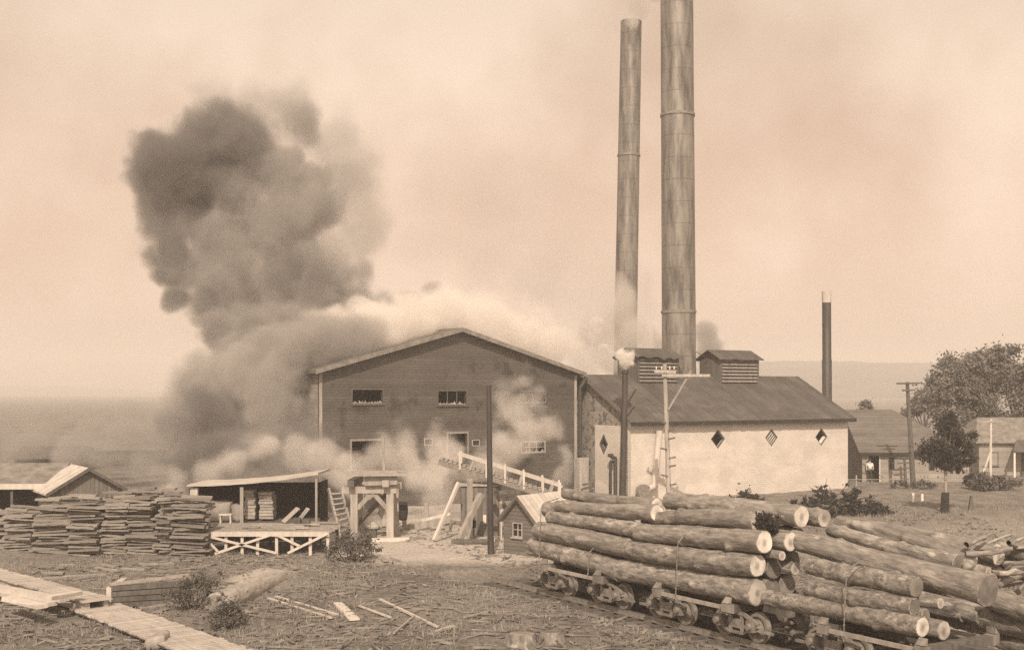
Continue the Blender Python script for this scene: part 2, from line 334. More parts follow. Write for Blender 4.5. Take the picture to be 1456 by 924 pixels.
def pale_at(x, y):       # sawdust and bare sand in the mill yard
    n1 = noise.noise((x*.25, y*.25, 9))*.35
    p = sstep(46.5, 48.5, y+n1*4)*(1-sstep(72, 75, y))*sstep(-8.5, -6, x+n1*5)*(1-sstep(9, 14, x))
    p = max(p, bump2(x, y, -8.9, 42.3, 1.0, 3.6, 1.0, rad(-10)), .8*sstep(66, 69, y)*(1-sstep(78, 84, y))*sstep(6, 8, x)*(1-sstep(18, 23, x)))
    p = max(p, .55*bump2(x, y, 25, 57, 8, 6, 1.0), .9*bump2(x, y, 0, 88.0, 400, .9, 1.0)*sstep(20, 24, x))
    return min(1, p)
def grass_at(x, y):
    return sstep(12, 16, x)*sstep(50, 60, y)
cols = []
for (x, y, z) in vs:
    cols += [pale_at(x, y), grass_at(x, y), sstep(1.2, 2.2, 3.0-abs(tcoord(x, y)[1])) if y < 48 else 0, 1]
ca.data.foreach_set('color', cols)
m = bpy.data.materials.new('yard_ground'); m.use_nodes = True; n = m.node_tree; N = n.nodes; L = n.links; b = N['Principled BSDF']
b.inputs['Roughness'].default_value = .97; b.inputs['Specular IOR Level'].default_value = .1
geo = N.new('ShaderNodeNewGeometry'); at = N.new('ShaderNodeAttribute'); at.attribute_name = 'region'; sp = N.new('ShaderNodeSeparateColor'); L.new(at.outputs['Color'], sp.inputs[0])
def nz(scale, det, rgh=.65, st=(1, 1, 1)):
    mp = N.new('ShaderNodeMapping'); mp.inputs['Scale'].default_value = st; L.new(geo.outputs['Position'], mp.inputs[0])
    q = N.new('ShaderNodeTexNoise'); q.inputs['Scale'].default_value = scale; q.inputs['Detail'].default_value = det; q.inputs['Roughness'].default_value = rgh; L.new(mp.outputs[0], q.inputs['Vector']); return q.outputs[0]
def ramp(f, a, bb, p0=.35, p1=.65):
    q = N.new('ShaderNodeValToRGB'); q.color_ramp.elements[0].position = p0; q.color_ramp.elements[1].position = p1; q.color_ramp.elements[0].color = tone(a); q.color_ramp.elements[1].color = tone(bb); L.new(f, q.inputs[0]); return q.outputs[0]
def mixc(f, a, bb):
    q = N.new('ShaderNodeMix'); q.data_type = 'RGBA'; L.new(f, q.inputs[0]); L.new(a, q.inputs[6]); L.new(bb, q.inputs[7]); return q.outputs[2]
fine = nz(5.5, 8, .75); mid = nz(.9, 6)
dirt = mixc(mid, ramp(fine, .10, .28), ramp(fine, .17, .42))
dirt = mixc(ramp(nz(.22, 5), 0.0, 1.0, .42, .6), dirt, ramp(fine, .08, .24))
dirt = mixc(sp.outputs[0], dirt, ramp(fine, .40, .58))
dirt = mixc(sp.outputs[1], dirt, ramp(nz(1.2, 7, .7, (1, .35, 1)), .15, .30))
L.new(dirt, b.inputs['Base Color'])
bn = N.new('ShaderNodeBump'); bn.inputs['Strength'].default_value = .9; bn.inputs['Distance'].default_value = .10; L.new(fine, bn.inputs['Height']); L.new(bn.outputs[0], b.inputs['Normal'])
me.materials.append(m); g = bpy.data.objects.new('ground', me); COL.objects.link(g); tag(g, kind='structure')

# far hills and the lake
def hills(name, x0, x1, Y, dep, top, seed):
    vs = []; fs = []; n1, n2 = 700, 14
    for j in range(n2):
        for i in range(n1):
            x = x0+(x1-x0)*i/(n1-1); v = j/(n2-1); y = Y+dep*v
            prof = math.sin(min(1, v*1.5)*math.pi/2)
            vs.append((x, y, -2+(top(x))*prof+prof*2.2*noise.noise((x*.02+seed, y*.02, 0))+prof*1.6*noise.noise((x*.12+seed, y*.1, 0))+prof*1.5*noise.noise((x*.35+seed, y*.3, 0))))
    for j in range(n2-1):
        for i in range(n1-1): fs.append((j*n1+i, j*n1+i+1, (j+1)*n1+i+1, (j+1)*n1+i))
    me = bpy.data.meshes.new(name); me.from_pydata(vs, [], fs); o = bpy.data.objects.new(name, me); COL.objects.link(o); me.materials.append(M['hill']); return tag(o, kind='structure')
hills('hills', 60, 1700, 1050, 500, lambda x: 38*sstep(-40, 330, x)+5*math.sin(x*.006), 1)
hills('hills', -2400, 200, 1900, 400, lambda x: 17+7*math.sin(x*.004+1)+4*math.sin(x*.013), 2)
# ------------------------------------------------------------------ buildings
def fac(O, e, px, py):                     # photo pixel on an upright plane through O along e -> (t, z)
    a = (px-728)/F; t = (a*O[1]-O[0])/(e[0]-a*e[1]); Y = O[1]+e[1]*t
    return t, CH-(py-HOR)*Y/F

def window(parent, x0, z0, x1, z1, y=0.0, mull=2, rail=1, pane=True, fm='timber', sill=True, broken=False, fw=.07):
    f = MB(); d = .06
    f.box(x0-fw, y-.03, z0-fw, x0, y+d, z1+fw); f.box(x1, y-.03, z0-fw, x1+fw, y+d, z1+fw)
    f.box(x0, y-.03, z1, x1, y+d, z1+fw); f.box(x0, y-.03, z0-fw, x1, y+d, z0)
    for k in range(1, mull): xx = x0+(x1-x0)*k/mull; f.box(xx-.025, y+.01, z0, xx+.025, y+.05, z1)
    for k in range(1, rail): zz = z0+(z1-z0)*k/rail; f.box(x0, y+.012, zz-.02, x1, y+.048, zz+.02)
    wnd = f.build('window', M[fm], parent)
    if sill: MB().box(x0-fw-.05, y-.1, z0-fw-.06, x1+fw+.05, y-.032, z0-fw).build('sill', M[fm], wnd)
    if broken:
        p = MB(); k = x0
        while k < x1-.1:
            wd = R.uniform(.1, .3); h = R.uniform(.03, .2); p.prism([(k, y+.02, z0), (min(x1, k+wd), y+.02, z0), (k+wd*R.random(), y+.02, z0+h)], (0, .006, 0)); k += wd*.7
        p.build('broken_pane', M['timber'], wnd)
    elif pane: MB().box(x0, y+.055, z0, x1, y+.06, z1).build('pane', GLASS, wnd)
    return wnd
GLASS = bpy.data.materials.new('window_glass'); GLASS.use_nodes = True
gb = GLASS.node_tree.nodes['Principled BSDF']; gb.inputs['Base Color'].default_value = tone(.03); gb.inputs['Roughness'].default_value = .12

# --- the burning mill
MO = (-10.8, 67.0); th = math.atan2(.555, .832); e = (math.cos(th), math.sin(th)); WM = 17.95; EZ = 7.86; RZ = 10.35; DM = 12.5
mill = thing('sawmill', 'large gabled clapboard sawmill with smoke pouring over its roof', 'mill building', (MO[0], MO[1], 0), th)
def mrect(x0, y0, x1, y1):
    a = fac(MO, e, x0, y1); b_ = fac(MO, e, x1, y0); return a[0], a[1], b_[0], b_[1]
ups = [mrect(501, 554, 544, 573), mrect(623, 556, 663, 575), mrect(740, 557, 775, 571)]
lows = [mrect(500, 626, 544, 668), mrect(637, 616, 664, 650), mrect(742, 628, 774, 643)]
smalls = [mrect(604, 624, 614, 632), mrect(672, 626, 681, 633)]
holes = [[(a, b_), (a, d), (c_, d), (c_, b_)] for a, b_, c_, d in ups+lows+smalls]
MB().wall([(0, -.3), (WM, -.3), (WM, EZ), (WM/2+.1, RZ), (0, EZ)], holes, 0, .2).build('front_wall', M['siding'], mill)
MB().box(0, .2, -.3, .2, DM, EZ).build('side_wall', M['siding_pale'], mill); MB().box(WM-.2, .2, -.3, WM, DM, EZ).build('side_wall', M['siding'], mill)  # left wall gets pale siding: its sunlit look is put into the colour
MB().wall([(0, -.3), (WM, -.3), (WM, EZ), (WM/2+.1, RZ), (0, EZ)], [], DM, DM+.2).build('back_wall', M['siding'], mill)
MB().box(.25, 3.2, -.2, WM-.25, 3.4, 7.6).build('inner_wall', M['inner_shade'], mill)
MB().box(.25, .25, -.2, WM-.25, 3.1, -.02).build('inner_floor', M['inner_shade'], mill)
ov = .5
for sgn in (-1, 1):
    xm = WM/2+.1; xe = (-ov*.9 if sgn < 0 else WM+ov*.9); k = (RZ-EZ)/xm; ze = EZ-ov*.9*k
    MB().prism([(xm, -ov, RZ+.02), (xe, -ov, ze+.02), (xe, -ov, ze+.20), (xm, -ov, RZ+.22)], (0, DM+2*ov, 0)).build('roof', M['shingle'], mill)
    MB().prism([(xm, -ov-.05, RZ-.03), (xe, -ov-.05, ze-.03), (xe, -ov-.05, ze+.21), (xm, -ov-.05, RZ+.23)], (0, .045, 0)).build('bargeboard', M['roof_edge'], mill)
for k, wd in enumerate(ups): window(mill, *wd, y=0, mull=(1, 3, 2)[k], broken=(k != 2), pane=(k == 2), fm='timber_dark', fw=.06)
window(mill, *lows[2], y=0, mull=3, rail=2, broken=True, fm='timber', sill=False)
for wd in lows[:2]:
    a, b_, c_, d = wd
    MB().box(a-.12, -.04, b_, a, .1, d+.12).box(c_, -.04, b_, c_+.12, .1, d+.12).box(a, -.04, d, c_, .1, d+.12).build('door_frame', M['timber_mid'], mill)
for wd in smalls: window(mill, *wd, y=0, mull=1, pane=True, fm='timber', sill=False, fw=.05)
MB().box(-.02, -.05, -.3, .16, -.003, EZ-.1).build('corner_board', M['timber'], mill)
MB().box(WM-.16, -.05, -.3, WM+.02, -.003, EZ-.1).build('corner_board', M['timber'], mill)
MB().path([(WM+.55, -.35, EZ-.25), (WM+.12, -.25, EZ-.9), (WM+.1, -.25, 2.6)], .13).build('downspout', M['iron_dark'], mill)
MB().box(WM-.2, -.6, -.3, WM+.55, -.28, 2.5).build('spout_box', M['timber'], mill)
# --- boiler house
BO = (7.32, 73.6); tb = rad(32); eb = (math.cos(tb), math.sin(tb)); WB = 19.1; DB = 10.16; EB = 4.98; RB = 7.72
bh = thing('boiler_house', 'pale painted brick boiler house with diamond windows and two roof vents', 'boiler house', (BO[0], BO[1], 0), tb)
def diam(px, py, r):
    t, z = fac(BO, eb, px, py); return [(t-r, z), (t, z+r*1.05), (t+r, z), (t, z-r*1.05)], t, z
DI = [diam(1021, 624, .62), diam(1097, 622, .58), diam(1168, 621, .6)]
MB().wall([(0, -.3), (WB, -.3), (WB, EB), (0, EB)], [d[0] for d in DI], 0, .32).build('front_wall', M['brick'], bh)
def dframe(parent, t, z, r, w_, y0, y1):
    f = MB(); o = [(t-r, z), (t, z+r*1.05), (t+r, z), (t, z-r*1.05)]; i = [(t-r+w_, z), (t, z+(r-w_)*1.05), (t+r-w_, z), (t, z-(r-w_)*1.05)]
    f.wall(o, [i], y0, y1); return f.build('window', M['timber_dark'], parent)
for k, (poly, t, z) in enumerate(DI):
    r = poly[2][0]-t; wn_ = dframe(bh, t, z, r-.003, .1, .03, .14)
    if k == 1:
        p = MB(); q = r-.12
        for s_ in range(-3, 4):
            u = s_*q/4; p.bar((t-q/2+u/1.0, .1, z-q/2-u), (t+q/2+u, .1, z+q/2-u), .03, .08)
        p.build('slats', M['timber_pale'], wn_)
    if k == 2:
        q = r-.1; MB().prism([(t-q*.3, .09, z-q*.62), (t+q*.45, .09, z+q*.1), (t+q, .09, z), (t, .09, z-q)], (0, .02, 0)).build('board', M['white'], wn_)
    if k: pass
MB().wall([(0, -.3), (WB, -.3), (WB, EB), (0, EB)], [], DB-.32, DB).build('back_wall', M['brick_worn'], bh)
def gable(x0, x1, holes, mt, nm):          # wall in the local y-z plane
    tmp = MB().wall([(.32, -.3), (DB-.32, -.3), (DB-.32, EB+.16), (DB/2, RB-.02), (.32, EB+.16)], holes, x0, x1)
    tmp.v = [(v[1], v[0], v[2]) for v in tmp.v]; return tmp.build(nm, mt, bh)
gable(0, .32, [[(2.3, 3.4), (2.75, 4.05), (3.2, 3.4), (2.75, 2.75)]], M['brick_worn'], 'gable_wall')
gable(WB-.32, WB, [], M['brick'], 'gable_wall')
tmp = MB().wall([(.9, -.1), (3.7, -.1), (3.7, 4.6), (.9, 4.6)], [[(2.3, 3.4), (2.75, 4.05), (3.2, 3.4), (2.75, 2.75)]], -.04, -.004); tmp.v = [(v[1], v[0], v[2]) for v in tmp.v]; tmp.build('whitewashed_panel', M['brick'], bh)
tmp = MB().wall([(2.3, 3.4), (2.75, 4.05), (3.2, 3.4), (2.75, 2.75)], [[(2.42, 3.4), (2.75, 3.88), (3.08, 3.4), (2.75, 2.92)]], -.06, .1); tmp.v = [(v[1], v[0], v[2]) for v in tmp.v]; tmp.build('window', M['timber_dark'], bh)
MB().box(.5, 1.6, -.2, WB-.5, 1.7, 4.9).box(.45, .4, -.2, .5, 1.6, 4.9).box(1.2, 1.8, -.2, 1.3, DB-.5, 4.9).build('inner_wall', M['inner_shade'], bh)
kk = (RB-EB)/(DB/2); oe = .45
for sgn in (0, 1):
    ye = -oe if sgn == 0 else DB+oe; ze = EB-oe*kk
    MB().prism([(-.35, ye, ze+.02), (-.35, DB/2, RB+.02), (-.35, DB/2, RB+.12), (-.35, ye, ze+.12)], (WB+.7, 0, 0)).build('roof', M['roof'], bh)
f = MB()
for k in range(48):
    x = -.35+(WB+.7)*k/48; f.box(x, -oe-.03, EB-oe*kk-.1-R.uniform(0, .05), x+(WB+.7)/48, -oe-.003, EB-oe*kk+.12)
f.build('eave_board', M['dark'], bh)
def rz(y): return EB+kk*y
def vent(t0, t1, y0, y1, wrinkle):
    v = MB(); zt = 8.95; zb = rz(y0)-.1
    for xx in (t0, t1-.14): v.box(xx, y0, zb, xx+.14, y0+.14, zt); v.box(xx, y1-.14, zb, xx+.14, y1, zt)
    v.box(t0+.14, y0+.02, zt-.12, t1-.14, y0+.1, zt); v.box((t0+t1)/2-.05, y0+.02, zb, (t0+t1)/2+.05, y0+.08, zt-.12)
    v.box(t0, y0+.14, zb, t0+.06, y1-.14, zb+.1).box(t1-.06, y0+.14, zb, t1, y1-.14, zb+.1); vo = v.build('roof_vent', M['timber_dark'], bh)
    v = MB(); z = zb+.1
    while z < zt-.15:
        v.add([(t0+.14, y0-.05, z), (t1-.14, y0-.05, z), (t1-.14, y0+.1, z+.15), (t0+.14, y0+.1, z+.15), (t0+.14, y0-.05, z+.03), (t1-.14, y0-.05, z+.03), (t1-.14, y0+.1, z+.18), (t0+.14, y0+.1, z+.18)],
              [(0, 1, 2, 3), (7, 6, 5, 4), (0, 4, 5, 1), (1, 5, 6, 2), (2, 6, 7, 3), (3, 7, 4, 0)]); z += .235
    v.build('louvres', M['timber_mid'], vo)
    MB().box(t0+.14, y0+.3, zb, t1-.14, y0+.35, zt).build('backing', M['inner_shade'], vo)
    MB().box(t0+.01, y0+.14, zb, t0+.1, y1-.14, zt).box(t1-.1, y0+.14, zb, t1-.01, y1-.14, zt).box(t0+.14, y1-.1, zb-.5, t1-.14, y1-.01, zt).build('side_boards', M['timber_dark'], vo)
    ym = (y0+y1)/2; r_ = MB()
    for sg in (0, 1):
        ye = y0-.25 if sg == 0 else y1+.25; nseg = 14; vs = []; 
        for i in range(nseg+1):
            x = t0-.25+(t1-t0+.5)*i/nseg; w1 = wrinkle*noise.noise((x*1.7, ye, 1)); 
            vs += [(x, ye, zt-.02+w1), (x, ym, zt+.62), (x, ye, zt+.05+w1), (x, ym, zt+.7)]
        fs = []
        for i in range(nseg):
            a = i*4; b_ = a+4; fs += [(a, b_, b_+1, a+1), (a+2, a+3, b_+3, b_+2), (a, a+2, b_+2, b_), (a+1, b_+1, b_+3, a+3)]
        fs += [(0, 1, 3, 2), (nseg*4, nseg*4+2, nseg*4+3, nseg*4+1)]
        r_.add(vs, fs)
    r_.build('vent_roof', M['roof'], vo)
    for xx in (t0+.05, t1-.06): MB().prism([(xx, y0, zt), (xx, y1, zt), (xx, ym, zt+.58)], (.04, 0, 0)).build('gable_board', M['timber_dark'], vo)
vent(3.66, 7.15, 4.0, 6.2, .22); vent(10.9, 14.5, 4.0, 6.2, .1)
# pipework on the boiler house
t1_, z1_ = fac(BO, eb, 934, 612); t2_, z2_ = fac(BO, eb, 926, 690)
pp = MB().tube((t1_, -.25, z1_), (t2_, -.35, z2_), .2, n=14).tube((t2_, -.35, z2_), (t2_-.65, -.45, z2_-.18), .17, n=12); pp.build('steam_pipe', M['timber_pale'], bh, True)
o = MB().tube((0, 0, 0), (0, .35, 0), .48, n=20); o.build('blower', M['iron'], bh, True, loc=(t2_-.95, -.6, .55))
p0 = Vector((-.55, 1.1, 0)); MB().path([(-.5, .9, .1), (-.5, .9, 2.6), (-.5, 1.6, 2.75), (-.2, 1.6, 2.75)], .11).path([(-.45, 1.5, .1), (-.45, 1.5, 2.3), (-.1, 1.5, 2.35)], .09).build('drain_pipes', M['iron_dark'], bh, True)

# --- stacks
def smokestack(label, pb, pt, dia_b, dia_t, Y, seed, guys, group=None):
    base = Vector(((pb[0]-728)*Y/F, Y, 0)); top = W(pt[0], pt[1], Y); H = top.z
    st = thing('smokestack', label, 'smokestack', base, 0, group)
    ax = (top-base).normalized(); rotq = Vector((0, 0, 1)).rotation_difference(ax).to_euler()
    prof = []; z = 0; k = 0; Ln = (top-base).length
    prof = [(dia_b/2, 0), ((dia_b+dia_t)/4, Ln/2), (dia_t/2, Ln)]
    prof += [(dia_t/2-.06, Ln), (dia_t/2-.06, Ln-3)]
    b_ = MB().lathe(prof, 40).build('shell', stack_mat('riveted_plates', seed), st, True); b_.rotation_euler = rotq
    for z in (Ln*.33, Ln*.7):
        r = (dia_b+(dia_t-dia_b)*z/Ln)/2
        bb = MB().lathe([(r+.01, z), (r+.06, z), (r+.06, z+.18), (r+.01, z+.18)], 40).build('band', M['iron'], st, True); bb.rotation_euler = rotq
    for a in guys:
        gp = base+(top-base)*.28; MB().tube(gp-base, Vector((math.cos(a)*17, math.sin(a)*17, .3)), .022, n=5).build('guy_wire', M['iron_dark'], st)
    return st
smokestack('tallest riveted steel smokestack, rising out of the top of the picture', (966.5, 555), (962, -60), 2.38, 2.24, 83, 1.0, (.35,))
smokestack('smaller riveted smokestack behind, its foot lost in smoke', (886, 555), (897.5, 31), 1.95, 1.75, 100, 7.0, ())
Y = 105; bs = thing('smokestack', 'short thin dark smokestack with a pale bare cap, right of the boiler house', 'smokestack', ((1176.5-728)*Y/F, Y, 0))
MB().lathe([(.42, 0), (.42, 9.5), (.39, 9.55), (.39, 14.5)], 20).build('shell', M['iron_dark'], bs, True, rot=(0, rad(-.3), 0))
MB().lathe([(.40, 14.5), (.41, 15.5), (.36, 15.5), (.36, 14.6)], 20).build('cap', M['timber_pale'], bs, True, rot=(0, rad(-.3), 0))

# --- generic small gabled building: gable faces the local -y
def gabled(name, label, cat, loc, rz_, w_, d, ez, rzz, wallm, roofm, ov=.2, holes=(), th_=.08, group=None, edge='timber'):
    t = thing(name, label, cat, loc, rz_, group); k = (rzz-ez)/(w_/2)
    MB().wall([(0, -.2), (w_, -.2), (w_, ez), (w_/2, rzz), (0, ez)], [list(h) for h in holes], 0, .1).wall([(0, -.2), (w_, -.2), (w_, ez), (w_/2, rzz), (0, ez)], [], d-.1, d).box(0, .1, -.2, .1, d-.1, ez).box(w_-.1, .1, -.2, w_, d-.1, ez).build('wall', wallm, t)
    for sg in (-1, 1):
        xe = -ov if sg < 0 else w_+ov; ze = ez-ov*k
        MB().prism([(w_/2, -ov, rzz+.01), (xe, -ov, ze+.01), (xe, -ov, ze+.01+th_), (w_/2, -ov, rzz+.01+th_)], (0, d+2*ov, 0)).build('roof', roofm, t)
        MB().prism([(w_/2, -ov-.035, rzz-.06), (xe, -ov-.035, ze-.06), (xe, -ov-.035, ze+.03+th_), (w_/2, -ov-.035, rzz+.03+th_)], (0, .032, 0)).build('bargeboard', M[edge], t)
    return t
# watch hut beside the track
p = G(716, 786); hw = [(.55, .78), (.55, 1.28), (.98, 1.28), (.98, .78)]
hut = gabled('watch_hut', 'small clapboard hut with a four-pane window beside the log train', 'hut', (p.x, p.y, 0), rad(-40), 1.75, 3.0, 1.5, 2.38, M['hut_siding'], M['roof_pale'], .22, [hw], edge='timber_dark')
window(hut, .55, .78, .98, 1.28, mull=2, rail=2, fm='timber', fw=.05)
# gabled shed among the slab stacks
p = G(76, 770); shed2 = gabled('gable_shed', 'small board shed with a pale roof slope rising above the slab stacks', 'shed', ((73-728)*57/F, 57, 0), rad(33), 3.35, 3.0, 1.98, 2.98, M['board_wall'], M['roof_pale'], .3, edge='timber_dark')
# low open shed at the left
t = thing('open_shed', 'low open-fronted shed with a pale roof and black interior beside the gable shed', 'shed', (-27.0, 59.5, 0), rad(2))
MB().prism([(0, -.6, 2.05), (0, 1.6, 3.0), (0, 1.6, 3.1), (0, -.6, 2.15)], (4.4, 0, 0)).build('roof', M['roof_edge'], t)
MB().box(0, -.66, 1.93, 4.4, -.6, 2.2).build('eave_board', M['timber_pale'], t)
MB().box(0, 1.45, -.1, 4.4, 1.55, 2.9).box(0, -.4, -.1, .1, 1.45, 2.1).box(4.3, -.4, -.1, 4.4, 1.45, 2.1).build('wall', M['dark'], t)  # walls near black, the dark of the interior painted into them
for x in (.1, 2.2, 4.2): MB().box(x, -.5, -.1, x+.12, -.4, 1.92).build('post', M['timber_dark'], t)
# distant mill sheds half lost in smoke at the left
def low_barn(label, px0, px1, pe, pr, Y, rm, d=8, group=None, rz_=0):
    x0 = (px0-728)*Y/F; w_ = (px1-px0)*Y/F; ze = CH-(pe-HOR)*Y/F; zr = CH-(pr-HOR)*Y/F
    t = thing('long_shed', label, 'shed', (x0, Y, 0), rz_, group)
    MB().box(0, 0, -.2, w_, .2, ze).box(0, d-.2, -.2, w_, d, ze).wall([(0, 0), (1, 0)] and [(0, -.2), (.001, -.2), (.001, ze), (0, ze)], [], 0, .01).build('wall', M['siding'], t)
    for xx in (0, w_-.15): MB().prism([(xx, .2, -.2), (xx, d-.2, -.2), (xx, d-.2, ze), (xx, d/2, zr-.02), (xx, .2, ze)], (.15, 0, 0)).build('end_wall', M['siding'], t)
    for ye in (-.4, d+.4): MB().prism([(-.4, ye, ze-.02), (-.4, d/2, zr), (-.4, d/2, zr+.12), (-.4, ye, ze+.1)], (w_+.8, 0, 0)).build('roof', rm, t)
    return t
low_barn('long low pale-roofed shed half hidden in smoke behind the slab stacks', 128, 232, 640, 612, 108, M['roof_edge'], 9, rz_=rad(6))
low_barn('distant dark lumber shed at the foot of the smoke', 20, 104, 652, 638, 100, M['roof'], 6)

# --- lumber shed with open front, centre left
t = thing('lumber_shed', 'open-fronted lumber shed with a thin sagging roof, behind the trestle platform', 'shed', (0, 0, 0))
a = W(268, 691, 53.8); b_ = W(454, 674, 53.8)
def lerp(p, q, k): return p+(q-p)*k
f = MB(); n_ = 16; vs = []
for i in range(n_+1):
    k = i/n_; p = lerp(a, b_, k); sag = -.12*math.sin(k*math.pi)+.02*noise.noise((k*9, 0, 0))
    for dy, dz in ((-.3, 0), (3.2, -.05)):
        for tz in (0, .09): vs.append((p.x, p.y+dy, p.z+sag+dz+tz))
fs = []
for i in range(n_):
    q = i*4; r_ = q+4; fs += [(q, r_, r_+2, q+2), (q+1, q+3, r_+3, r_+1), (q, q+1, r_+1, r_), (q+2, r_+2, r_+3, q+3)]
fs += [(0, 2, 3, 1), (n_*4, n_*4+1, n_*4+3, n_*4+2)]; f.add(vs, fs).build('roof', M['roof_pale'], t)
MB().box(a.x+.05, 56.6, -.1, b_.x-.2, 56.75, 2.45).box(a.x, 53.9, -.1, a.x+.1, 56.6, 2.4).box(b_.x-.15, 54.9, -.1, b_.x-.05, 56.6, 2.6).build('wall', M['inner_shade'], t)
MB().box(a.x, 53.4, .72, b_.x, 56.6, .84).build('floor', M['timber_dark'], t)
for px, wd, y2 in ((276, .34, 690), (344, .15, 689), (450, .1, 676)):
    q = W(px, y2, 53.75); MB().box(q.x-wd/2, 53.68, -.1, q.x+wd/2, 53.68+wd*.6, q.z-.09).build('post', M['timber_pale' if wd > .3 else 'timber'], t)
# trestle platform in front of it
t = thing('lumber_platform', 'low plank platform on pale trestle legs with crossed braces', 'platform', (0, 0, 0))
za = .92; YP = 49.9; x0 = (289-728)*YP/F; x1 = (468-728)*YP/F
f = MB(); x = x0
k = 0
while k < 12:
    f.box(x0+R.uniform(-.1, .1), YP+k*.26, za-.06, x1+R.uniform(-.1, .2), YP+k*.26+.24, za+R.uniform(0, .02)); k += 1
f.build('deck', M['timber'], t)
MB().box(x0-.05, YP-.08, za-.2, x1+.02, YP-.004, za-.01).build('edge_beam', M['timber_pale'], t)
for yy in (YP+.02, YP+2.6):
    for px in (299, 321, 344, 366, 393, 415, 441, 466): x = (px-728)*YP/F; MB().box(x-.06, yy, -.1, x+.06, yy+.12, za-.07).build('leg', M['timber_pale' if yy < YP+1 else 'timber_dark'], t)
def P(px, py, Y=YP-.03): return W(px, py, Y)
for q in ((299, 763, 393, 786), (305, 787, 385, 760), (393, 760, 426, 776), (409, 786, 466, 758), (299, 772, 310, 784)): MB().bar(P(q[0], q[1], YP-.12), P(q[2], q[3], YP-.12), .03, .1).build('brace', M['timber_pale'], t)
# goods on it and in the shed
def pile(name, label, cat, px0, px1, py0, py1, Y, m_, n_, group=None, dep=.9):
    """stack of individual boards: each board its own object"""
    p = W(px0, py1, Y); q = W(px1, py0, Y); h = (q.z-p.z)/n_
    for k in range(n_):
        ww = (q.x-p.x)*R.uniform(.9, 1.05); f = MB().box(0, 0, .1*h, ww, dep, h)
        f.v = [(v[0], v[1]+R.uniform(-.02, .02), v[2]+R.uniform(-.01, .01)) for v in f.v]
        o = f.build(name, M[m_], None, loc=(p.x+R.uniform(-.06, .04), Y+R.uniform(0, .08), p.z+h*k), rot=(0, 0, rad(R.uniform(-3, 3)))); tag(o, label, cat, group)
pile('board', 'short board in the stack of boards beside the inner post of the lumber shed', 'board', 347, 362, 697, 738, 54.4, 'timber', 8, 'boards stacked beside the shed post')
pile('board', 'short board in the leaning stack of boards mid-way inside the lumber shed', 'board', 368, 388, 700, 738, 54.4, 'timber', 9, 'boards stacked inside the shed')
def lump(name, label, cat, px0, px1, py0, py1, Y, m_, dep=1.2, seed=0, sh=.12):
    p = W(px0, py1, Y); q = W(px1, py0, Y); bm = bmesh.new(); bmesh.ops.create_cube(bm, size=1)
    bmesh.ops.subdivide_edges(bm, edges=bm.edges[:], cuts=5, use_grid_fill=True); w_, h = q.x-p.x, q.z-p.z
    for v in bm.verts:
        d = v.co.length; v.co = v.co.lerp(v.co.normalized()*.62, .35)
        v.co = Vector((v.co.x*w_, v.co.y*dep, v.co.z*h)); v.co += Vector((1, 1, 1))*sh*noise.noise(v.co*2.2+Vector((seed, 0, 0)))
    for f in bm.faces: f.smooth = True
    me = bpy.data.meshes.new(name); bm.to_mesh(me); bm.free(); o = bpy.data.objects.new(name, me); COL.objects.link(o); o.location = ((p.x+q.x)/2, Y+dep/2, (p.z+q.z)/2); me.materials.append(M[m_]); return tag(o, label, cat)
lump('covered_bale', 'lumpy canvas covered bale just inside the lumber shed', 'bale', 285, 327, 714, 742, 54.0, 'cloth', 1.2, 3)
lump('sack', 'dark lumpy sack leaning beside the inner post of the lumber shed', 'sack', 327, 342, 718, 742, 54.2, 'cloth', .7, 9)
t = thing('wooden_stool', 'small pale wooden stool on the edge of the platform before the canvas bale', 'stool', (W(322, 746, 53.0).x, 52.9, .93))
MB().box(-.28, -.18, .36, .28, .18, .42).build('seat', M['timber_pale'], t)
for sx_ in (-.24, .2):
    for sy_ in (-.15, .1): MB().box(sx_, sy_, 0, sx_+.05, sy_+.05, .36).build('leg', M['timber_pale'], t)
def loose_board(label, p, q, w_, h, m_='timber', group=None, name='loose_board', cat='board'):
    mid = (Vector(p)+Vector(q))/2; f = MB().bar(Vector(p)-mid, Vector(q)-mid, w_, h, j=.15); o = f.build(name, M[m_], None, loc=mid); return tag(o, label, cat, group)
loose_board('broad board leaning up on the right half of the platform', W(402, 742, 52), W(424, 722, 52.3), .5, .06)
loose_board('shorter board leaning up at the right end of the platform', W(424, 740, 52.2), W(438, 722, 52.4), .35, .06)
for k, (l_, a_, b__) in enumerate((('square block standing on the right end of the platform', 418, 428), ('smaller square block beside the lumber shed corner', 431, 439))):
    p = W(a_, 740, 51.8); o = MB().box(0, 0, 0, .3, .3, .35-.06*k).build('wood_block', M['timber_dark'], None, loc=(p.x, 51.6, .94)); tag(o, l_, 'block')
for k in range(9):
    xx = (R.uniform(372, 450)-728)*51/F; loose_board('thin board lying flat across the right half of the platform', (xx-1.0, 50.2+k*.28, .97+.03*(k % 3)), (xx+1.0, 50.2+k*.28+R.uniform(-.1, .1), .97+.03*(k % 3)), .2, .03, group='boards lying on the platform')

# --- stairs beside the tower
t = thing('wooden_stairs', 'steep open wooden stairs between the lumber shed and the timber tower', 'stairs', (0, 0, 0))
A1, A2, B1, B2 = W(484, 764, 54.4), W(467, 694, 55.6), W(501, 756, 54.4), W(484, 694, 55.6)
MB().bar(A1, A2, .09, .16).build('stringer', M['timber'], t); MB().bar(B1, B2, .09, .16).build('stringer', M['timber'], t)
for k in range(1, 9):
    u = k/9; p, q = lerp(A1, A2, u), lerp(B1, B2, u); MB().bar(p, q, .26, .05, up=(0, 0, 1)).build('tread', M['timber'], t)
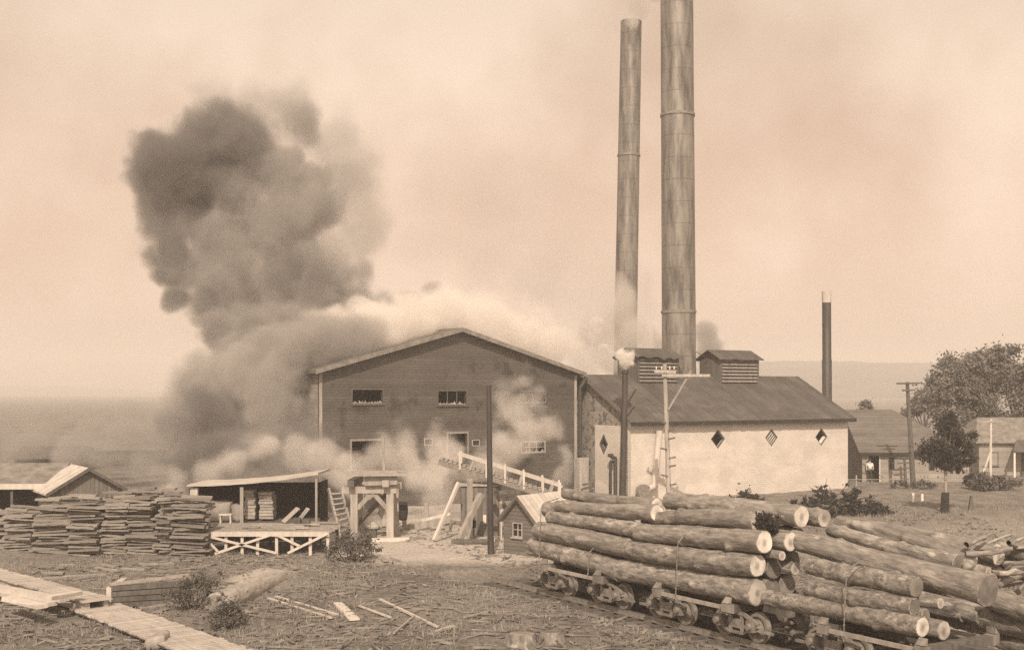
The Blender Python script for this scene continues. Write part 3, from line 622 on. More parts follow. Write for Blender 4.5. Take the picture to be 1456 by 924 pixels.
# --- timber tower
t = thing('timber_tower', 'heavy timber trestle tower with knee braces in front of the sawmill', 'tower', (0, 0, 0)); YT = 54.3
fl = W(504, 700, YT); fr_ = W(555, 700, YT)
for yy in (YT, YT+2.4):
    for q in (fl, fr_): MB().bar((q.x, yy, -.1), (q.x, yy, 2.15), .32, .32).build('post', M['timber'], t)
    zc = 2.3
    MB().bar((fl.x-.55, yy, zc), (fr_.x+.3, yy, zc), .32, .3).build('cap_beam', M['timber'], t)
    MB().bar((fl.x+.14, yy-.02, 1.45), (fl.x+.75, yy-.02, 2.12), .12, .2).build('knee_brace', M['timber'], t)
    MB().bar((fr_.x-.14, yy-.02, 1.45), (fr_.x-.75, yy-.02, 2.12), .12, .2).build('knee_brace', M['timber'], t)
MB().bar((fl.x-.1, YT-.6, 2.62), (fl.x-.1, YT+3, 2.62), .3, .3).build('stringer_beam', M['timber_dark'], t); MB().bar((fr_.x-.15, YT-.6, 2.62), (fr_.x-.15, YT+3, 2.62), .3, .3).build('stringer_beam', M['timber'], t)
MB().bar((fl.x+.5, YT-.25, 2.7), (fr_.x+.35, YT-.25, 2.76), .3, .38).build('top_log', M['timber'], t)
f = MB()
for k_, (yy, xa, xb) in enumerate(((-.62, -.5, .8), (-.3, -.2, .1), (.5, -.4, .6), (1.3, -.6, .2), (2.2, -.3, .5))): f.bar((fl.x+xa, YT+yy, 2.98), (fr_.x+xb, YT+yy+.1, 3.0), .24, .06)
f.build('deck', M['timber'], t)
MB().bar((fl.x-.4, YT+1.2, .2), (fr_.x-.2, YT+.9, 2.1), .14, .2).build('brace', M['timber_dark'], t)
MB().bar((fr_.x-1.1, YT+.4, .1), (fr_.x-.2, YT+.5, .95), .12, .22).build('brace', M['timber'], t); MB().bar((fr_.x-.65, YT+1.0, .8), (fr_.x-.25, YT+1.2, 2.0), .1, .26).build('brace', M['timber'], t)
MB().bar((fr_.x-1.4, YT-.1, .0), (fr_.x+.9, YT-.2, .06), .34, .2).build('sill_beam', M['timber_pale'], t)
MB().bar(W(545, 622, 56.8), W(546, 677, 56.8), .12, .12).build('upright', M['timber'], t)
t = thing('chopping_post', 'short post with a wedge head under the timber tower', 'post', (W(531, 760, 54.6).x, 54.6, 0))
MB().bar((0, 0, -.1), (0, 0, .55), .28, .28).build('post', M['timber_dark'], t); MB().lathe([(.05, .82), (.3, .6), (.28, .52), (0, .5)], 10).build('cap', M['timber'], t)
p = W(575, 712, 58); tag(lump('oil_drum', 'dark drum in the smoke right of the timber tower', 'drum', 563, 578, 715, 740, 57, 'dark', .6, 5, .04), None)
# rail fence in the smoke
t = thing('board_barrier', 'low rough board barrier in the smoke between tower and ramp', 'barrier', (0, 0, 0))
for px in (575, 606, 636): q = W(px, 745, 58.5); MB().box(q.x-.1, 58.4, -.1, q.x+.1, 58.6, 1.3).build('post', M['timber'], t)
MB().bar(W(572, 752, 58.3), W(640, 738, 58.3), .06, .34).build('board', M['timber'], t); MB().bar(W(600, 740, 58.3), W(640, 730, 58.3), .05, .16).build('board', M['timber_pale'], t)

# --- inclined log ramp
t = thing('log_ramp', 'inclined plank ramp with pale handrails sloping down before the sawmill', 'ramp', (0, 0, 0)); YR = 54.5
ra, rb = W(624, 652, YR+3), W(800, 706, YR-.5)
for dy in (0, 1.35): MB().bar(ra+Vector((0, dy, -.16)), rb+Vector((0, dy, -.16)), .14, .26).build('stringer', M['timber_mid'], t)
f = MB(); dd = (rb-ra); nP = 26
for k in range(nP):
    p = ra+dd*(k+.5)/nP; f.bar(p+Vector((0, -.1, 0)), p+Vector((0, 1.45, 0)), .19, .05)
f.build('deck', M['timber'], t)
for dy in (-.04, 1.39):
    MB().bar(ra+dd*.16+Vector((0, dy, .5)), rb+Vector((0, dy, .45)), .05, .1).build('handrail', M['timber_pale'], t)
    for u in (.18, .4, .55, .7, .85, .98):
        p = ra+dd*u; MB().bar(p+Vector((0, dy-.03, -.2)), p+Vector((0, dy-.03, .62)), .09, .09).build('rail_post', M['timber_pale'], t)
    for u in (.26, .44, .66, .9): p = ra+dd*u; MB().bar(p+Vector((0, dy-.07, -.1)), p+Vector((.24, dy-.07, .5)), .06, .08).build('rail_brace', M['timber'], t)
def leg(a_, b_, w_, m_='timber'): MB().bar(a_, b_, w_, w_).build('leg', M[m_], t)
leg(W(652, 686, 55), W(617, 768, 53.6), .14, 'timber_pale'); leg(W(684, 702, 54.5), W(653, 767, 53.6), .24)
leg(W(668, 682, 55), W(668, 765, 55.6), .26, 'timber'); leg(W(700, 694, 55.2), W(735, 745, 55), .2, 'timber_dark')
MB().tube(W(642, 771, 53.4), W(694, 770, 53.4), .16, .13, n=10).build('foot_log', M['timber_dark'], t, True)
MB().bar(W(692, 700, 54), W(740, 699, 54.2), .14, .16).build('cross_beam', M['timber_dark'], t)
t = thing('board_shack', 'upright board enclosure under the head of the ramp', 'shack', (W(655, 700, 56.2).x, 56.3, 0))
MB().box(0, 0, -.1, 1.9, .1, 2.3).box(0, .1, -.1, .1, 1.6, 2.3).box(1.8, .1, -.1, 1.9, 1.6, 2.3).build('wall', M['board_wall'], t)
MB().prism([(-.1, -.1, 2.3), (2.0, -.1, 2.3), (2.0, -.1, 2.38), (-.1, -.1, 2.38)], (0, 1.8, 0)).build('roof', M['timber'], t)
MB().box(1.05, -.03, .55, 1.2, -.003, .95).build('notice', M['white'], t); MB().box(.5, -.02, .35, .72, -.003, .7).build('opening', M['inner_shade'], t)  # the opening is a flat black plate, its shade painted
t = thing('ash_bin', 'white post standing in the smoke under the end of the ramp', 'post', (W(712, 760, 55).x, 55, 0)); 
MB().bar((0, 0, -.1), (0, 0, 1.7), .13, .13).build('post', M['timber_pale'], t)

# --- poles
def pole(label, px, pt, pbt, Y, r0, r1, m_, name='pole', cat='pole', lean=0, group=None):
    b0 = Vector(((px-728)*Y/F, Y, -.2)); top = W(px+lean, pt, Y); t = thing(name, label, cat, (b0.x, b0.y, 0), 0, group)
    d = top-Vector((b0.x, b0.y, 0)); MB().tube((0, 0, -.2), d, r0, r1, n=14, rings=8, wob=.01).build('shaft', M[m_], t, True); return t, d
pole('tall dark iron pipe standing before the ramp, left of the watch hut', 698, 548, 790, 49.2, .14, .1, 'iron_dark', 'pipe_pole', 'pole', -3)
MB().lathe([(.24, 0), (.24, .06), (.15, .1)], 14, (0, 0, -.02)).build('flange', M['iron'], bpy.data.objects['pipe_pole'], True)
t, d = pole('dark exhaust pipe puffing white steam at the corner of the boiler house', 885, 527, 712, 72.0, .2, .17, 'iron_dark', 'exhaust_pipe', 'pipe', 4)
MB().lathe([(.2, 0), (.22, .1), (.22, .25), (.16, .25)], 14, tuple(d-Vector((0, 0, .2)))).build('collar', M['iron_dark'], t, True)
MB().bar(d*.72, d*.72+Vector((.9, 2.2, 1.1)), .09, .09).build('stay', M['iron_dark'], t)
t, d = pole('crooked telegraph pole with two crossarms and wooden steps before the brick wall', 952, 517, 727, 67.2, .15, .11, 'timber', 'telegraph_pole', 'telegraph pole', -7)
def ppt(u): return d*u
z_ = ppt(.955); MB().bar(z_+Vector((-.62, -.18, -.05)), z_+Vector((.6, -.18, -.1)), .08, .15).build('crossarm', M['timber'], t)
z_ = ppt(.92); MB().bar(z_+Vector((-.2, -.2, 0)), z_+Vector((2.5, -.25, .0)), .12, .15).build('crossarm', M['timber'], t)
MB().bar(ppt(.69)+Vector((.1, -.15, 0)), ppt(.94)+Vector((1.45, -.15, .1)), .07, .1).build('brace', M['timber'], t)
for k, u in enumerate((.6, .545, .49, .42, .36, .305, .24, .18, .1)):
    sx_ = 1 if k % 3 else -1; p = ppt(u); o_ = MB().bar(p+Vector((.05*sx_, -.12, 0)), p+Vector((.42*sx_, -.2, .08)), .07, .09).build('step', M['timber_dark'], t)
for k in (-.5, -.2, .25, .5): z_ = ppt(.955)+Vector((k, -.18, .06)); MB().tube(z_, z_+Vector((0, 0, .16)), .035, .05, 8).build('insulator', M['white'], t, True)
t, d = pole('tall leaning utility pole before the long low building', 1299, 543, 693, 84, .2, .12, 'timber_dark', 'telegraph_pole', 'telegraph pole', -9)
for u, hw_ in ((.985, .8), (.92, .45)): z_ = d*u; MB().bar(z_+Vector((-hw_, -.15, 0)), z_+Vector((hw_, -.15, .03)), .09, .12).build('crossarm', M['timber_dark'], t)
t, d = pole('short pole with three crossarms against the long low building', 1288, 649, 686, 88, .12, .09, 'timber_dark', 'telegraph_pole', 'telegraph pole', -2)
for u in (.95, .75, .55): z_ = d*u; MB().bar(z_+Vector((-.55, -.12, 0)), z_+Vector((.35, -.12, .05)), .07, .09).build('crossarm', M['timber_dark'], t)
t, d = pole('pale slender pole before the porch of the white cottage', 1408, 596, 690, 85, .12, .08, 'timber_pale', 'telegraph_pole', 'telegraph pole', 1)
MB().bar(d*.97+Vector((-.8, -.1, 0)), d*.97+Vector((.8, -.1, 0)), .07, .09).build('crossarm', M['timber'], t)
MB().bar((-.9, -.05, 0), (.05, -.05, d.z*.55), .14, .14).build('stay', M['timber_pale'], t)

# --- right background houses
YD = 89
t = thing('long_building', 'long low clapboard building with a dark shingle roof behind the utility pole', 'building', ((1226-728)*YD/F, YD, 0))
wl = (1378-1226)*YD/F; ez = CH-(643-HOR)*YD/F; zr = CH-(584-HOR)*(YD+4.5)/F; d_ = 9.0
dh = [(.45, -.05), (.45, 1.95), (1.25, 1.95), (1.25, -.05)]
wins = [(2.05, .95, 2.35, 1.8), (5.0, .9, 5.35, 1.8), (5.75, .95, 6.1, 1.8)]
MB().wall([(0, -.1), (wl, -.1), (wl, ez), (0, ez)], [dh]+[[(a, b_), (a, dd_), (c_, dd_), (c_, b_)] for a, b_, c_, dd_ in wins], 0, .12).build('front_wall', M['siding_pale'], t)
MB().box(0, d_-.12, -.1, wl, d_, ez).build('back_wall', M['siding_pale'], t); MB().box(.2, 1.4, -.1, wl-.2, 1.5, ez-.1).build('inner_wall', M['inner_shade'], t)
MB().prism([(0, .12, -.1), (0, d_-.12, -.1), (0, d_-.12, ez), (0, d_/2, zr), (0, .12, ez)], (.12, 0, 0)).build('gable_wall', M['hut_siding'], t)
MB().prism([(wl-.12, .12, -.1), (wl-.12, d_-.12, -.1), (wl-.12, d_-.12, ez), (wl-.12, .12, ez)], (.12, 0, 0)).build('end_wall', M['siding_pale'], t)
hx = wl-4.3
def slab_roof(pts, m_, par, nm='roof', thk=.1):
    return MB().prism(pts, (0, 0, thk)).build(nm, m_, par)
slab_roof([(-.3, -.35, ez-.12), (wl+.3, -.35, ez-.12), (hx, d_/2, zr), (-.3, d_/2, zr)], M['shingle'], t)
slab_roof([(-.3, d_+.35, ez-.12), (wl+.3, d_+.35, ez-.12), (hx, d_/2+.01, zr), (-.3, d_/2+.01, zr)], M['shingle'], t)
slab_roof([(wl+.3, -.34, ez-.12), (wl+.3, d_+.34, ez-.12), (hx+.01, d_/2, zr)], M['shingle'], t)
MB().box(-.3, -.39, ez-.2, wl+.3, -.352, ez-.0).build('eave_board', M['dark'], t)
for a, b_, c_, dd_ in wins: window(t, a, b_, c_, dd_, mull=1, rail=2, fm='timber_dark', sill=False, fw=.05)
MB().box(.35, -.03, -.05, .45, .1, 2.05).box(1.25, -.03, -.05, 1.35, .1, 2.05).box(.45, -.03, 1.95, 1.25, .1, 2.05).build('door_frame', M['timber_pale'], t)
YE = 96
t = thing('cottage', 'pale hip-roofed cottage with a porch under the big trees', 'cottage', ((1392-728)*YE/F, YE, 0))
cw = 7.5; cez = CH-(628-HOR)*YE/F; crz = CH-(595-HOR)*(YE+3)/F
MB().box(0, 0, -.1, cw, .15, cez).box(0, 5.9, -.1, cw, 6, cez).box(0, .15, -.1, .15, 5.9, cez).box(cw-.15, .15, -.1, cw, 5.9, cez).build('wall', M['siding_pale'], t)
slab_roof([(-.4, -.4, cez-.1), (cw+.4, -.4, cez-.1), (cw-2.4, 3, crz), (1.0, 3, crz)], M['roof_edge'], t); slab_roof([(-.4, 6.4, cez-.1), (cw+.4, 6.4, cez-.1), (cw-2.4, 3.01, crz), (1.0, 3.01, crz)], M['roof_edge'], t)
slab_roof([(-.4, -.38, cez-.1), (-.4, 6.38, cez-.1), (.99, 3, crz)], M['roof_edge'], t); slab_roof([(cw+.4, -.38, cez-.1), (cw+.4, 6.38, cez-.1), (cw-2.39, 3, crz)], M['roof_edge'], t)
slab_roof([(1.9, -2.0, 1.95), (6.5, -2.0, 1.95), (5.6, -.42, 2.75), (2.8, -.42, 2.75)], M['roof'], t, 'porch_roof')
for x in (2.0, 3.2, 4.6, 6.3): MB().box(x, -1.9, -.1, x+.14, -1.78, 1.94).build('porch_post', M['white'], t)
MB().box(3.4, -.03, 0, 4.2, -.003, 2.0).build('door', M['timber_dark'], t); window(t, .8, .8, 1.5, 1.8, mull=2, rail=2, fm='timber_dark', fw=.06)
window(t, 5.0, .8, 5.7, 1.8, mull=2, rail=2, fm='timber_dark', fw=.06)
# small pale pickets and rail in the field
for k, (px, py, h) in enumerate(((1298, 713, .55), (1311, 711, .4))):
    p = G(px, py); o = MB().bar((0, 0, -.1), (0, 0, h), .14, .14).build('marker_post', M['white'], None, loc=p); tag(o, ('taller white marker post in the field behind the slash heap', 'shorter white marker post in the field behind the slash heap')[k], 'post')
t = thing('field_fence', 'low wire and post fence along the pale path across the field', 'fence', (0, 0, 0))
for k in range(12):
    x = 22+k*2.6; MB().bar((x, 85.5, -.1), (x+R.uniform(-.05, .05), 85.5, .75), .1, .1).build('post', M['timber'], t)
MB().bar((22, 85.4, .45), (51, 85.4, .47), .03, .05).build('rail', M['timber'], t)

# --- person in the doorway
def skin_chain(name, verts, edges, radii, m_, parent=None, loc=None, sub=1):
    me = bpy.data.meshes.new(name); me.from_pydata(verts, edges, []); o = bpy.data.objects.new(name, me); COL.objects.link(o)
    o.modifiers.new('skin', 'SKIN'); sm = o.modifiers.new('sub', 'SUBSURF'); sm.levels = sub; sm.render_levels = sub
    if not me.skin_vertices: me.attributes
    sv = me.skin_vertices[0].data if me.skin_vertices else None
    if sv:
        for i, r in enumerate(radii): sv[i].radius = (r, r) if not isinstance(r, tuple) else r
        sv[0].use_root = True
    me.materials.append(m_); o.parent = parent
    if loc is not None: o.location = loc
    return o
def person(label, loc, rz_, parts):
    bm = bmesh.new()
    body_v = [(0, 0, .95), (0, 0, 1.15), (0, 0, 1.4), (0, -.01, 1.5), (0, -.02, 1.6), (0, -.02, 1.68),
              (-.19, 0, 1.40), (-.25, .02, 1.12), (-.22, -.1, .9), (.19, 0, 1.40), (.26, .02, 1.12), (.2, -.12, .92),
              (-.09, 0, .88), (-.11, -.02, .48), (-.12, 0, .08), (-.13, -.13, .04), (.09, 0, .88), (.12, -.03, .48), (.13, 0, .08), (.14, -.13, .04)]
    body_e = [(0, 1), (1, 2), (2, 3), (3, 4), (4, 5), (2, 6), (6, 7), (7, 8), (2, 9), (9, 10), (10, 11), (0, 12), (12, 13), (13, 14), (14, 15), (0, 16), (16, 17), (17, 18), (18, 19)]
    rr = [.14, .14, .14, .055, .095, .07, .06, .045, .035, .06, .045, .035, .085, .06, .045, .04, .085, .06, .045, .04]
    t = skin_chain('person', body_v, body_e, rr, M['skin'], None, loc); t.rotation_euler = (0, 0, rz_); tag(t, label, 'person')
    sh_i = [0, 1, 2, 6, 7, 9, 10]; mp = {k: i for i, k in enumerate(sh_i)}
    skin_chain('shirt', [body_v[k] for k in sh_i], [(mp[a], mp[b_]) for a, b_ in body_e if a in mp and b_ in mp], [.165, .165, .16, .08, .065, .08, .065], M['white'], t)
    tr_i = [0, 12, 13, 14, 16, 17, 18]; mp = {k: i for i, k in enumerate(tr_i)}
    skin_chain('trousers', [body_v[k] for k in tr_i], [(mp[a], mp[b_]) for a, b_ in body_e if a in mp and b_ in mp], [.155, .11, .085, .07, .11, .085, .07], M['trousers'], t)
    MB().lathe([(.19, 1.70), (.18, 1.715), (.1, 1.72), (.095, 1.80), (.0, 1.82)], 14, (0, -.02, 0)).build('hat', M['trousers'], t, True)
    MB().lathe([(.0, 1.66), (.018, 1.62), (.0, 1.60)], 6, (0, -.12, 0)).build('nose', M['skin'], t, True)
    return t
person('person in a white shirt and dark trousers standing in the doorway of the long building', ((1237.5-728)*88.6/F, 88.75, -.03), 0, None)

# ------------------------------------------------------------------ vegetation
def leaf_mesh(centres, nleaf, size, seed, up=.3):
    r = random.Random(seed); v = []; f = []
    tot = sum(c_[1]**2 for c_ in centres)
    for c_, rr in centres:
        for _ in range(max(4, int(nleaf*rr*rr/tot))):
            d = Vector((r.gauss(0, 1), r.gauss(0, 1), r.gauss(0, 1))).normalized()*rr*abs(r.gauss(0, .62))
            d.z *= .85; p = c_+d; a = Vector((r.gauss(0, 1), r.gauss(0, 1), r.gauss(0, .6)+up)).normalized(); b_ = a.orthogonal().normalized(); q = Matrix.Rotation(r.uniform(0, 6.3), 3, a); b_ = q@b_; c2 = a.cross(b_); s_ = size*r.uniform(.5, 1.3)
            o = len(v); v += [p-b_*s_, p+c2*s_*.45, p+b_*s_, p-c2*s_*.45]; f.append((o, o+1, o+2, o+3))
    mb = MB(); mb.v = [tuple(x) for x in v]; mb.f = f; return mb
def tree(label, base, H, crown, nleaf, lsize, m_, trunk_r, seed, name='tree', cat='tree', group=None, trunkm='timber_dark', clear=.3):
    t = thing(name, label, cat, base, 0, group); r = random.Random(seed); f = MB()
    f.tube((0, 0, -.2), (.03*H*r.uniform(-1, 1), 0, H*clear), trunk_r, trunk_r*.7, 10, rings=5, wob=.03)
    fk = Vector((0, 0, H*clear)); 
    for c_, rr in crown:
        q = fk+(Vector(c_)-fk)*.5+Vector((r.uniform(-.2, .2), r.uniform(-.2, .2), .1)); f.tube(fk, q, trunk_r*.5, trunk_r*.28, 7); f.tube(q, c_, trunk_r*.28, trunk_r*.08, 6)
    f.build('trunk', M[trunkm], t, True)
    leaf_mesh([(Vector(c_), rr) for c_, rr in crown], nleaf, lsize, seed).build('crown', M[m_], t); return t
def crown_of(pxs, Y, base, seed, jit=.5, sub=3, small=1.):
    r = random.Random(seed); out = []
    for px, py, rp in pxs:
        c_ = W(px, py, Y)-Vector(base); rr = rp*Y/F
        for _ in range(sub): out.append(((c_.x+r.gauss(0, .45)*rr, r.uniform(-1, 1)*rr, c_.z+r.gauss(0, .4)*rr), rr*r.uniform(.4, .75)*small))
    return out
b0 = ((1346-728)*67/F, 67, 0)
tree('small dark round-headed tree alone in the field', b0, 5.6, crown_of([(1352, 598, 14), (1352, 615, 20), (1338, 630, 22), (1366, 628, 22), (1328, 643, 18), (1352, 648, 24), (1380, 640, 16), (1318, 650, 12), (1345, 660, 14), (1365, 657, 14)], 67, b0, 3, sub=5), 15000, .10, 'foliage_dark', .1, 3, trunkm='timber', clear=.5)
o = MB().tube((0, 0, -.1), (.05, 0, 1.15), .26, .2, 10, rings=4, wob=.05).build('tree_stump', M['dark'], None, True, loc=((1343-728)*66.2/F, 66.2, 0)); tag(o, 'charred black stump at the foot of the small dark tree', 'stump')
o = MB().prism([(0, 0, -.1), (.35, 0, -.1), (.22, 0, .95), (.15, 0, .95)], (0, .2, 0)).build('snag', M['timber_dark'], None, loc=((1377-728)*66.5/F, 66.5, 0)); tag(o, 'thin pointed snag in the grass right of the charred stump', 'snag')
b0 = ((1375-728)*112/F, 112, 0)
tree('huge spreading willow towering over the cottage roof', b0, 11, crown_of([(1375, 525, 32), (1350, 540, 32), (1400, 520, 30), (1330, 560, 26), (1365, 560, 34), (1400, 555, 34), (1345, 580, 26), (1425, 535, 30), (1390, 580, 30)], 112, b0, 11, sub=9, small=.75), 75000, .19, 'foliage_mid', .4, 11, clear=.25)
b0 = ((1450-728)*108/F, 108, 0)
tree('broad dark tree behind the cottage at the edge of the picture', b0, 10, crown_of([(1445, 535, 30), (1460, 560, 36), (1440, 575, 28), (1480, 540, 36), (1440, 600, 22), (1470, 600, 30)], 108, b0, 12, sub=8, small=.75), 34000, .17, 'foliage_mid', .35, 12, clear=.25)
b0 = ((1315-728)*125/F, 125, 0)
tree('hazy lower tree behind the ridge of the long building', b0, 8, crown_of([(1315, 570, 16), (1300, 578, 12), (1325, 585, 14), (1290, 585, 10)], 125, b0, 13), 4000, .2, 'foliage_pale', .2, 13)
b0 = ((1232-728)*125/F, 125, 0)
tree('small hazy bush-like tree above the ridge beside the thin stack', b0, 5, crown_of([(1230, 578, 9), (1238, 583, 9), (1222, 584, 8)], 125, b0, 14), 1600, .16, 'foliage_pale', .12, 14)
def bush(label, px0, px1, py0, py1, m_, n_, ls, seed, name='bush', cat='bush', dep=1.0, sub=15):
    p = G((px0+px1)/2, py1); Y = p.y; r = random.Random(seed); t = thing(name, label, cat, (p.x, Y, gz(p.x, Y)))
    w_ = (px1-px0)*Y/F; h = (py1-py0)*Y/F; cs = []; f = MB()
    for _ in range(sub):
        c_ = Vector((r.uniform(-.42, .42)*w_, r.uniform(-.5, .5)*dep, r.uniform(.25, .75)*h)); c_.z *= 1-.5*abs(c_.x/w_)*1.2
        cs.append((c_, r.uniform(.14, .3)*min(w_, h*1.6))); q_ = c_+Vector((r.gauss(0, .25), r.gauss(0, .2), r.uniform(.0, .35)))*min(1, h); cs.append((q_, .12*min(w_, h*1.6))); f.tube(c_, q_, .012, .006, 4); f.tube((c_.x*.3, c_.y*.3, -.1), c_, .025, .012, 5)
    f.build('stems', M['twig'], t); leaf_mesh(cs, n_, ls, seed).build('foliage', M[m_], t); return t
bush('dark bush growing at the foot of the timber tower', 468, 532, 748, 797, 'foliage', 3500, .07, 31, dep=1.6)
bush('tall scrub bush beside the timber crib', 248, 305, 805, 868, 'foliage', 4200, .05, 32, dep=1.4)
bush('low scrub bush on the bank above the pale walkway', 298, 350, 850, 893, 'foliage', 2600, .05, 33, dep=1.0)
bush('small dark bush behind the log train against the brick wall', 1040, 1082, 699, 724, 'foliage_dark', 1800, .1, 35, dep=1.5)
bush('long hedge of weeds below the cottage porch', 1375, 1456, 672, 697, 'foliage', 3500, .12, 36, 'weed_hedge', 'hedge', 1.5, 14)
bush('weeds along the foot of the long building', 1262, 1330, 680, 694, 'foliage', 1500, .1, 37, 'weed_hedge', 'hedge', 1.0, 12)
bush('dark evergreen shrub beside the cottage', 1370, 1390, 668, 694, 'foliage_dark', 1500, .1, 38)
# slash heap: branches and brush
p = G(1190, 735); t = thing('slash_heap', 'heap of dark brushwood and branches behind the log train', 'brush heap', (p.x, p.y, 0)); r = random.Random(5); f = MB(); cs = []
for _ in range(260):
    x = r.uniform(-2.7, 2.6); h = 1.35*max(.15, 1-abs(x/2.9)**1.6); a = Vector((x, r.uniform(-.8, .8), r.uniform(0, h))); dd_ = Vector((r.gauss(0, 1), r.gauss(0, .6), r.gauss(.2, .5))).normalized()*r.uniform(.4, 1.2)
    f.tube(a, a+dd_, .03, .01, 5); cs.append((a+dd_*.6, .16))
f.build('branches', M['twig'], t); leaf_mesh(cs, 9000, .09, 5).build('brush', M['foliage_dark'], t)

# ------------------------------------------------------------------ logs
LOGN = [0]
def log(label, a, b_, r0, r1, m_='bark', ends=('ring', 'ring'), group=None, flare=0.0, bend=.07, name='log', knots=7):
    a, b_ = Vector(a), Vector(b_); mid = (a+b_)/2; d = b_-a; Ln = d.length; LOGN[0] += 1; sd = LOGN[0]*7.3
    rnd = random.Random(LOGN[0]); n_, rings = 36, max(20, int(Ln/.07)); vs = []
    bx, by = rnd.uniform(-bend, bend), rnd.uniform(-bend, bend); kn = [(rnd.uniform(.05, .95)*Ln-Ln/2, rnd.uniform(0, 6.28), rnd.uniform(.04, .09)) for _ in range(knots)]
    def rad_at(zz, g, r): 
        q = r*(1+.09*noise.noise((math.cos(g)*1.2+sd, math.sin(g)*1.2, zz*.9))+.06*noise.noise((math.cos(g)*4+sd, math.sin(g)*4, zz*3.5))+(.07*noise.noise((math.cos(g)*9, math.sin(g)*9+sd, zz*9)) if m_ == 'bark_rough' else .02*noise.noise((math.cos(g)*9, math.sin(g)*9+sd, zz*7))))
        for kz, kg, kr in kn:
            da = math.atan2(math.sin(g-kg), math.cos(g-kg))*r; q += kr*math.exp(-((zz-kz)**2+da*da)/.012)
        return q
    for k in range(rings+1):
        u = k/rings; zz = -Ln/2+Ln*u; r = r0+(r1-r0)*u+flare*max(0, u-.8)**2*12; cx, cy = bx*math.sin(u*math.pi), by*math.sin(u*math.pi)
        for i in range(n_):
            g = 2*math.pi*i/n_; q = rad_at(zz, g, r); vs.append((cx+q*math.cos(g), cy+q*math.sin(g), zz+(flare*1.2*noise.noise((i*.9, sd, 0)) if (False and flare and k == rings) else 0)))
    fs = [(k*n_+i, k*n_+(i+1) % n_, (k+1)*n_+(i+1) % n_, (k+1)*n_+i) for k in range(rings) for i in range(n_)]
    rq = Vector((0, 0, 1)).rotation_difference(d).to_euler()
    mb = MB(); mb.v = vs; mb.f = fs; o = mb.build(name, M[m_], None, True, loc=mid, rot=rq); tag(o, label, 'log', group)
    for side, k in ((0, 0), (1, rings)):
        if ends[side] is None: continue
        zz = -Ln/2 if side == 0 else Ln/2; ring = [Vector(vs[k*n_+i]) for i in range(n_)]; cc = Vector((0, 0, zz)); rimm = M[m_]; hw_ = .012*(1 if side else -1)
        e_ = MB(); vv = [(0, 0, hw_)]+[tuple((p-cc)*.91+Vector((0, 0, hw_))) for p in ring]+[tuple(p-cc) for p in ring]
        e_.add(vv, [(0, 1+i, 1+(i+1) % n_) for i in range(n_)]); eo = e_.build('cut_end', M[ends[side]], o, loc=(0, 0, zz))
        MB().add(vv[1:], [(i, (i+1) % n_, n_+(i+1) % n_, n_+i) for i in range(n_)]).build('bark_rim', rimm, o, loc=(0, 0, zz))
    return o
A_, B_ = G(308, 862, .2), G(396, 822, .25)
def on_plane(px, py, off):                 # pixel on the upright plane parallel to the track at a lateral offset
    a = (px-728)/F; k = C0.dot(NN)+off; Y = k/(NN.x*a+NN.y); return Vector((a*Y, Y, CH-(py-HOR)*Y/F))
def plog(label, q, off, d0, d1, **kw):
    a, b_ = on_plane(q[0], q[1], off), on_plane(q[2], q[3], kw.pop('off2', off)); return log(label, a, b_, d0*a.y/F/2, d1*b_.y/F/2, **kw)
plog('bottom log at the far end of the train load, resting behind the mottled one', (757, 777, 884, 812), .85, 25, 30)
plog('mottled bottom log at the near end of the long load, over the last truck', (884, 810, 1077, 842), .86, 30, 38)
plog('smooth second-row log at the far end of the train load', (767, 754, 897, 779), .84, 26, 29, m_='bark_grey')
plog('mottled second-row log with pale round end, on the bottom mottled log', (897, 781, 1077, 804), .84, 28, 34)
plog('thin third-row log at the far end of the train load', (782, 735, 910, 754), .78, 17, 22)
plog('third-row log with a big white end beside two smaller ends', (909, 757, 1087, 771), .78, 25, 33, m_='bark_grey')
plog('slender top log at the far end with a ringed end', (793, 719, 934, 729), .55, 16, 24, m_='bark_grey')
plog('top log of the near load whose end is hidden by dark brush', (931, 737, 1078, 741), .45, 18, 31, m_='bark_grey')
log('thick pale fallen trunk half sunk in the dirt bank', A_, B_, .42, .3, m_='bark_pale', ends=('ring_old_shaded', 'ring_old_shaded'), bend=.12)
# inner columns of the near load
Yof = lambda s_: 32.2-.84*s_
def slog(label, s0, s1, off, z, r, **kw): return log(label, tp(s0, off, z), tp(s1, off, z), r*.85, r, **kw)
slog('white-ended log beside the big white end in the third row', -5.6, .45, .02, 2.78, .26, m_='bark_grey')
slog('thin white-ended pole wedged below the third-row logs', -5.2, .4, .28, 2.42, .13)
slog('shadowed second-row log in the middle of the near load', -5.5, -.1, .06, 2.02, .3, ends=('ring_old_shaded', 'ring_old_shaded'))
slog('shadowed bottom log in the middle of the near load', -5.4, -.2, .1, 1.42, .32, ends=('ring_old_shaded', 'ring_old_shaded'))
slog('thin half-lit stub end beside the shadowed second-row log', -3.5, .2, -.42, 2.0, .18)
slog('bottom log on the far side of the near load', -5.4, -.3, -.62, 1.45, .32, ends=('ring_old_shaded', 'ring_old_shaded'))
slog('dark second-row log on the far side of the near load', -5.4, -.2, -.72, 2.12, .3, ends=('ring_old_shaded', 'ring_old_shaded'))
slog('third-row log on the far side of the near load', -5.4, .1, -.66, 2.75, .3, ends=('ring_old_shaded', 'ring_old_shaded'))
slog('white-ended top log right behind the dark brush', -5.2, .3, -.55, 3.4, .3, m_='bark_grey')
slog('split pale-ended top log at the far side, beyond the dark brush', -5.0, .6, -1.1, 3.35, .24)
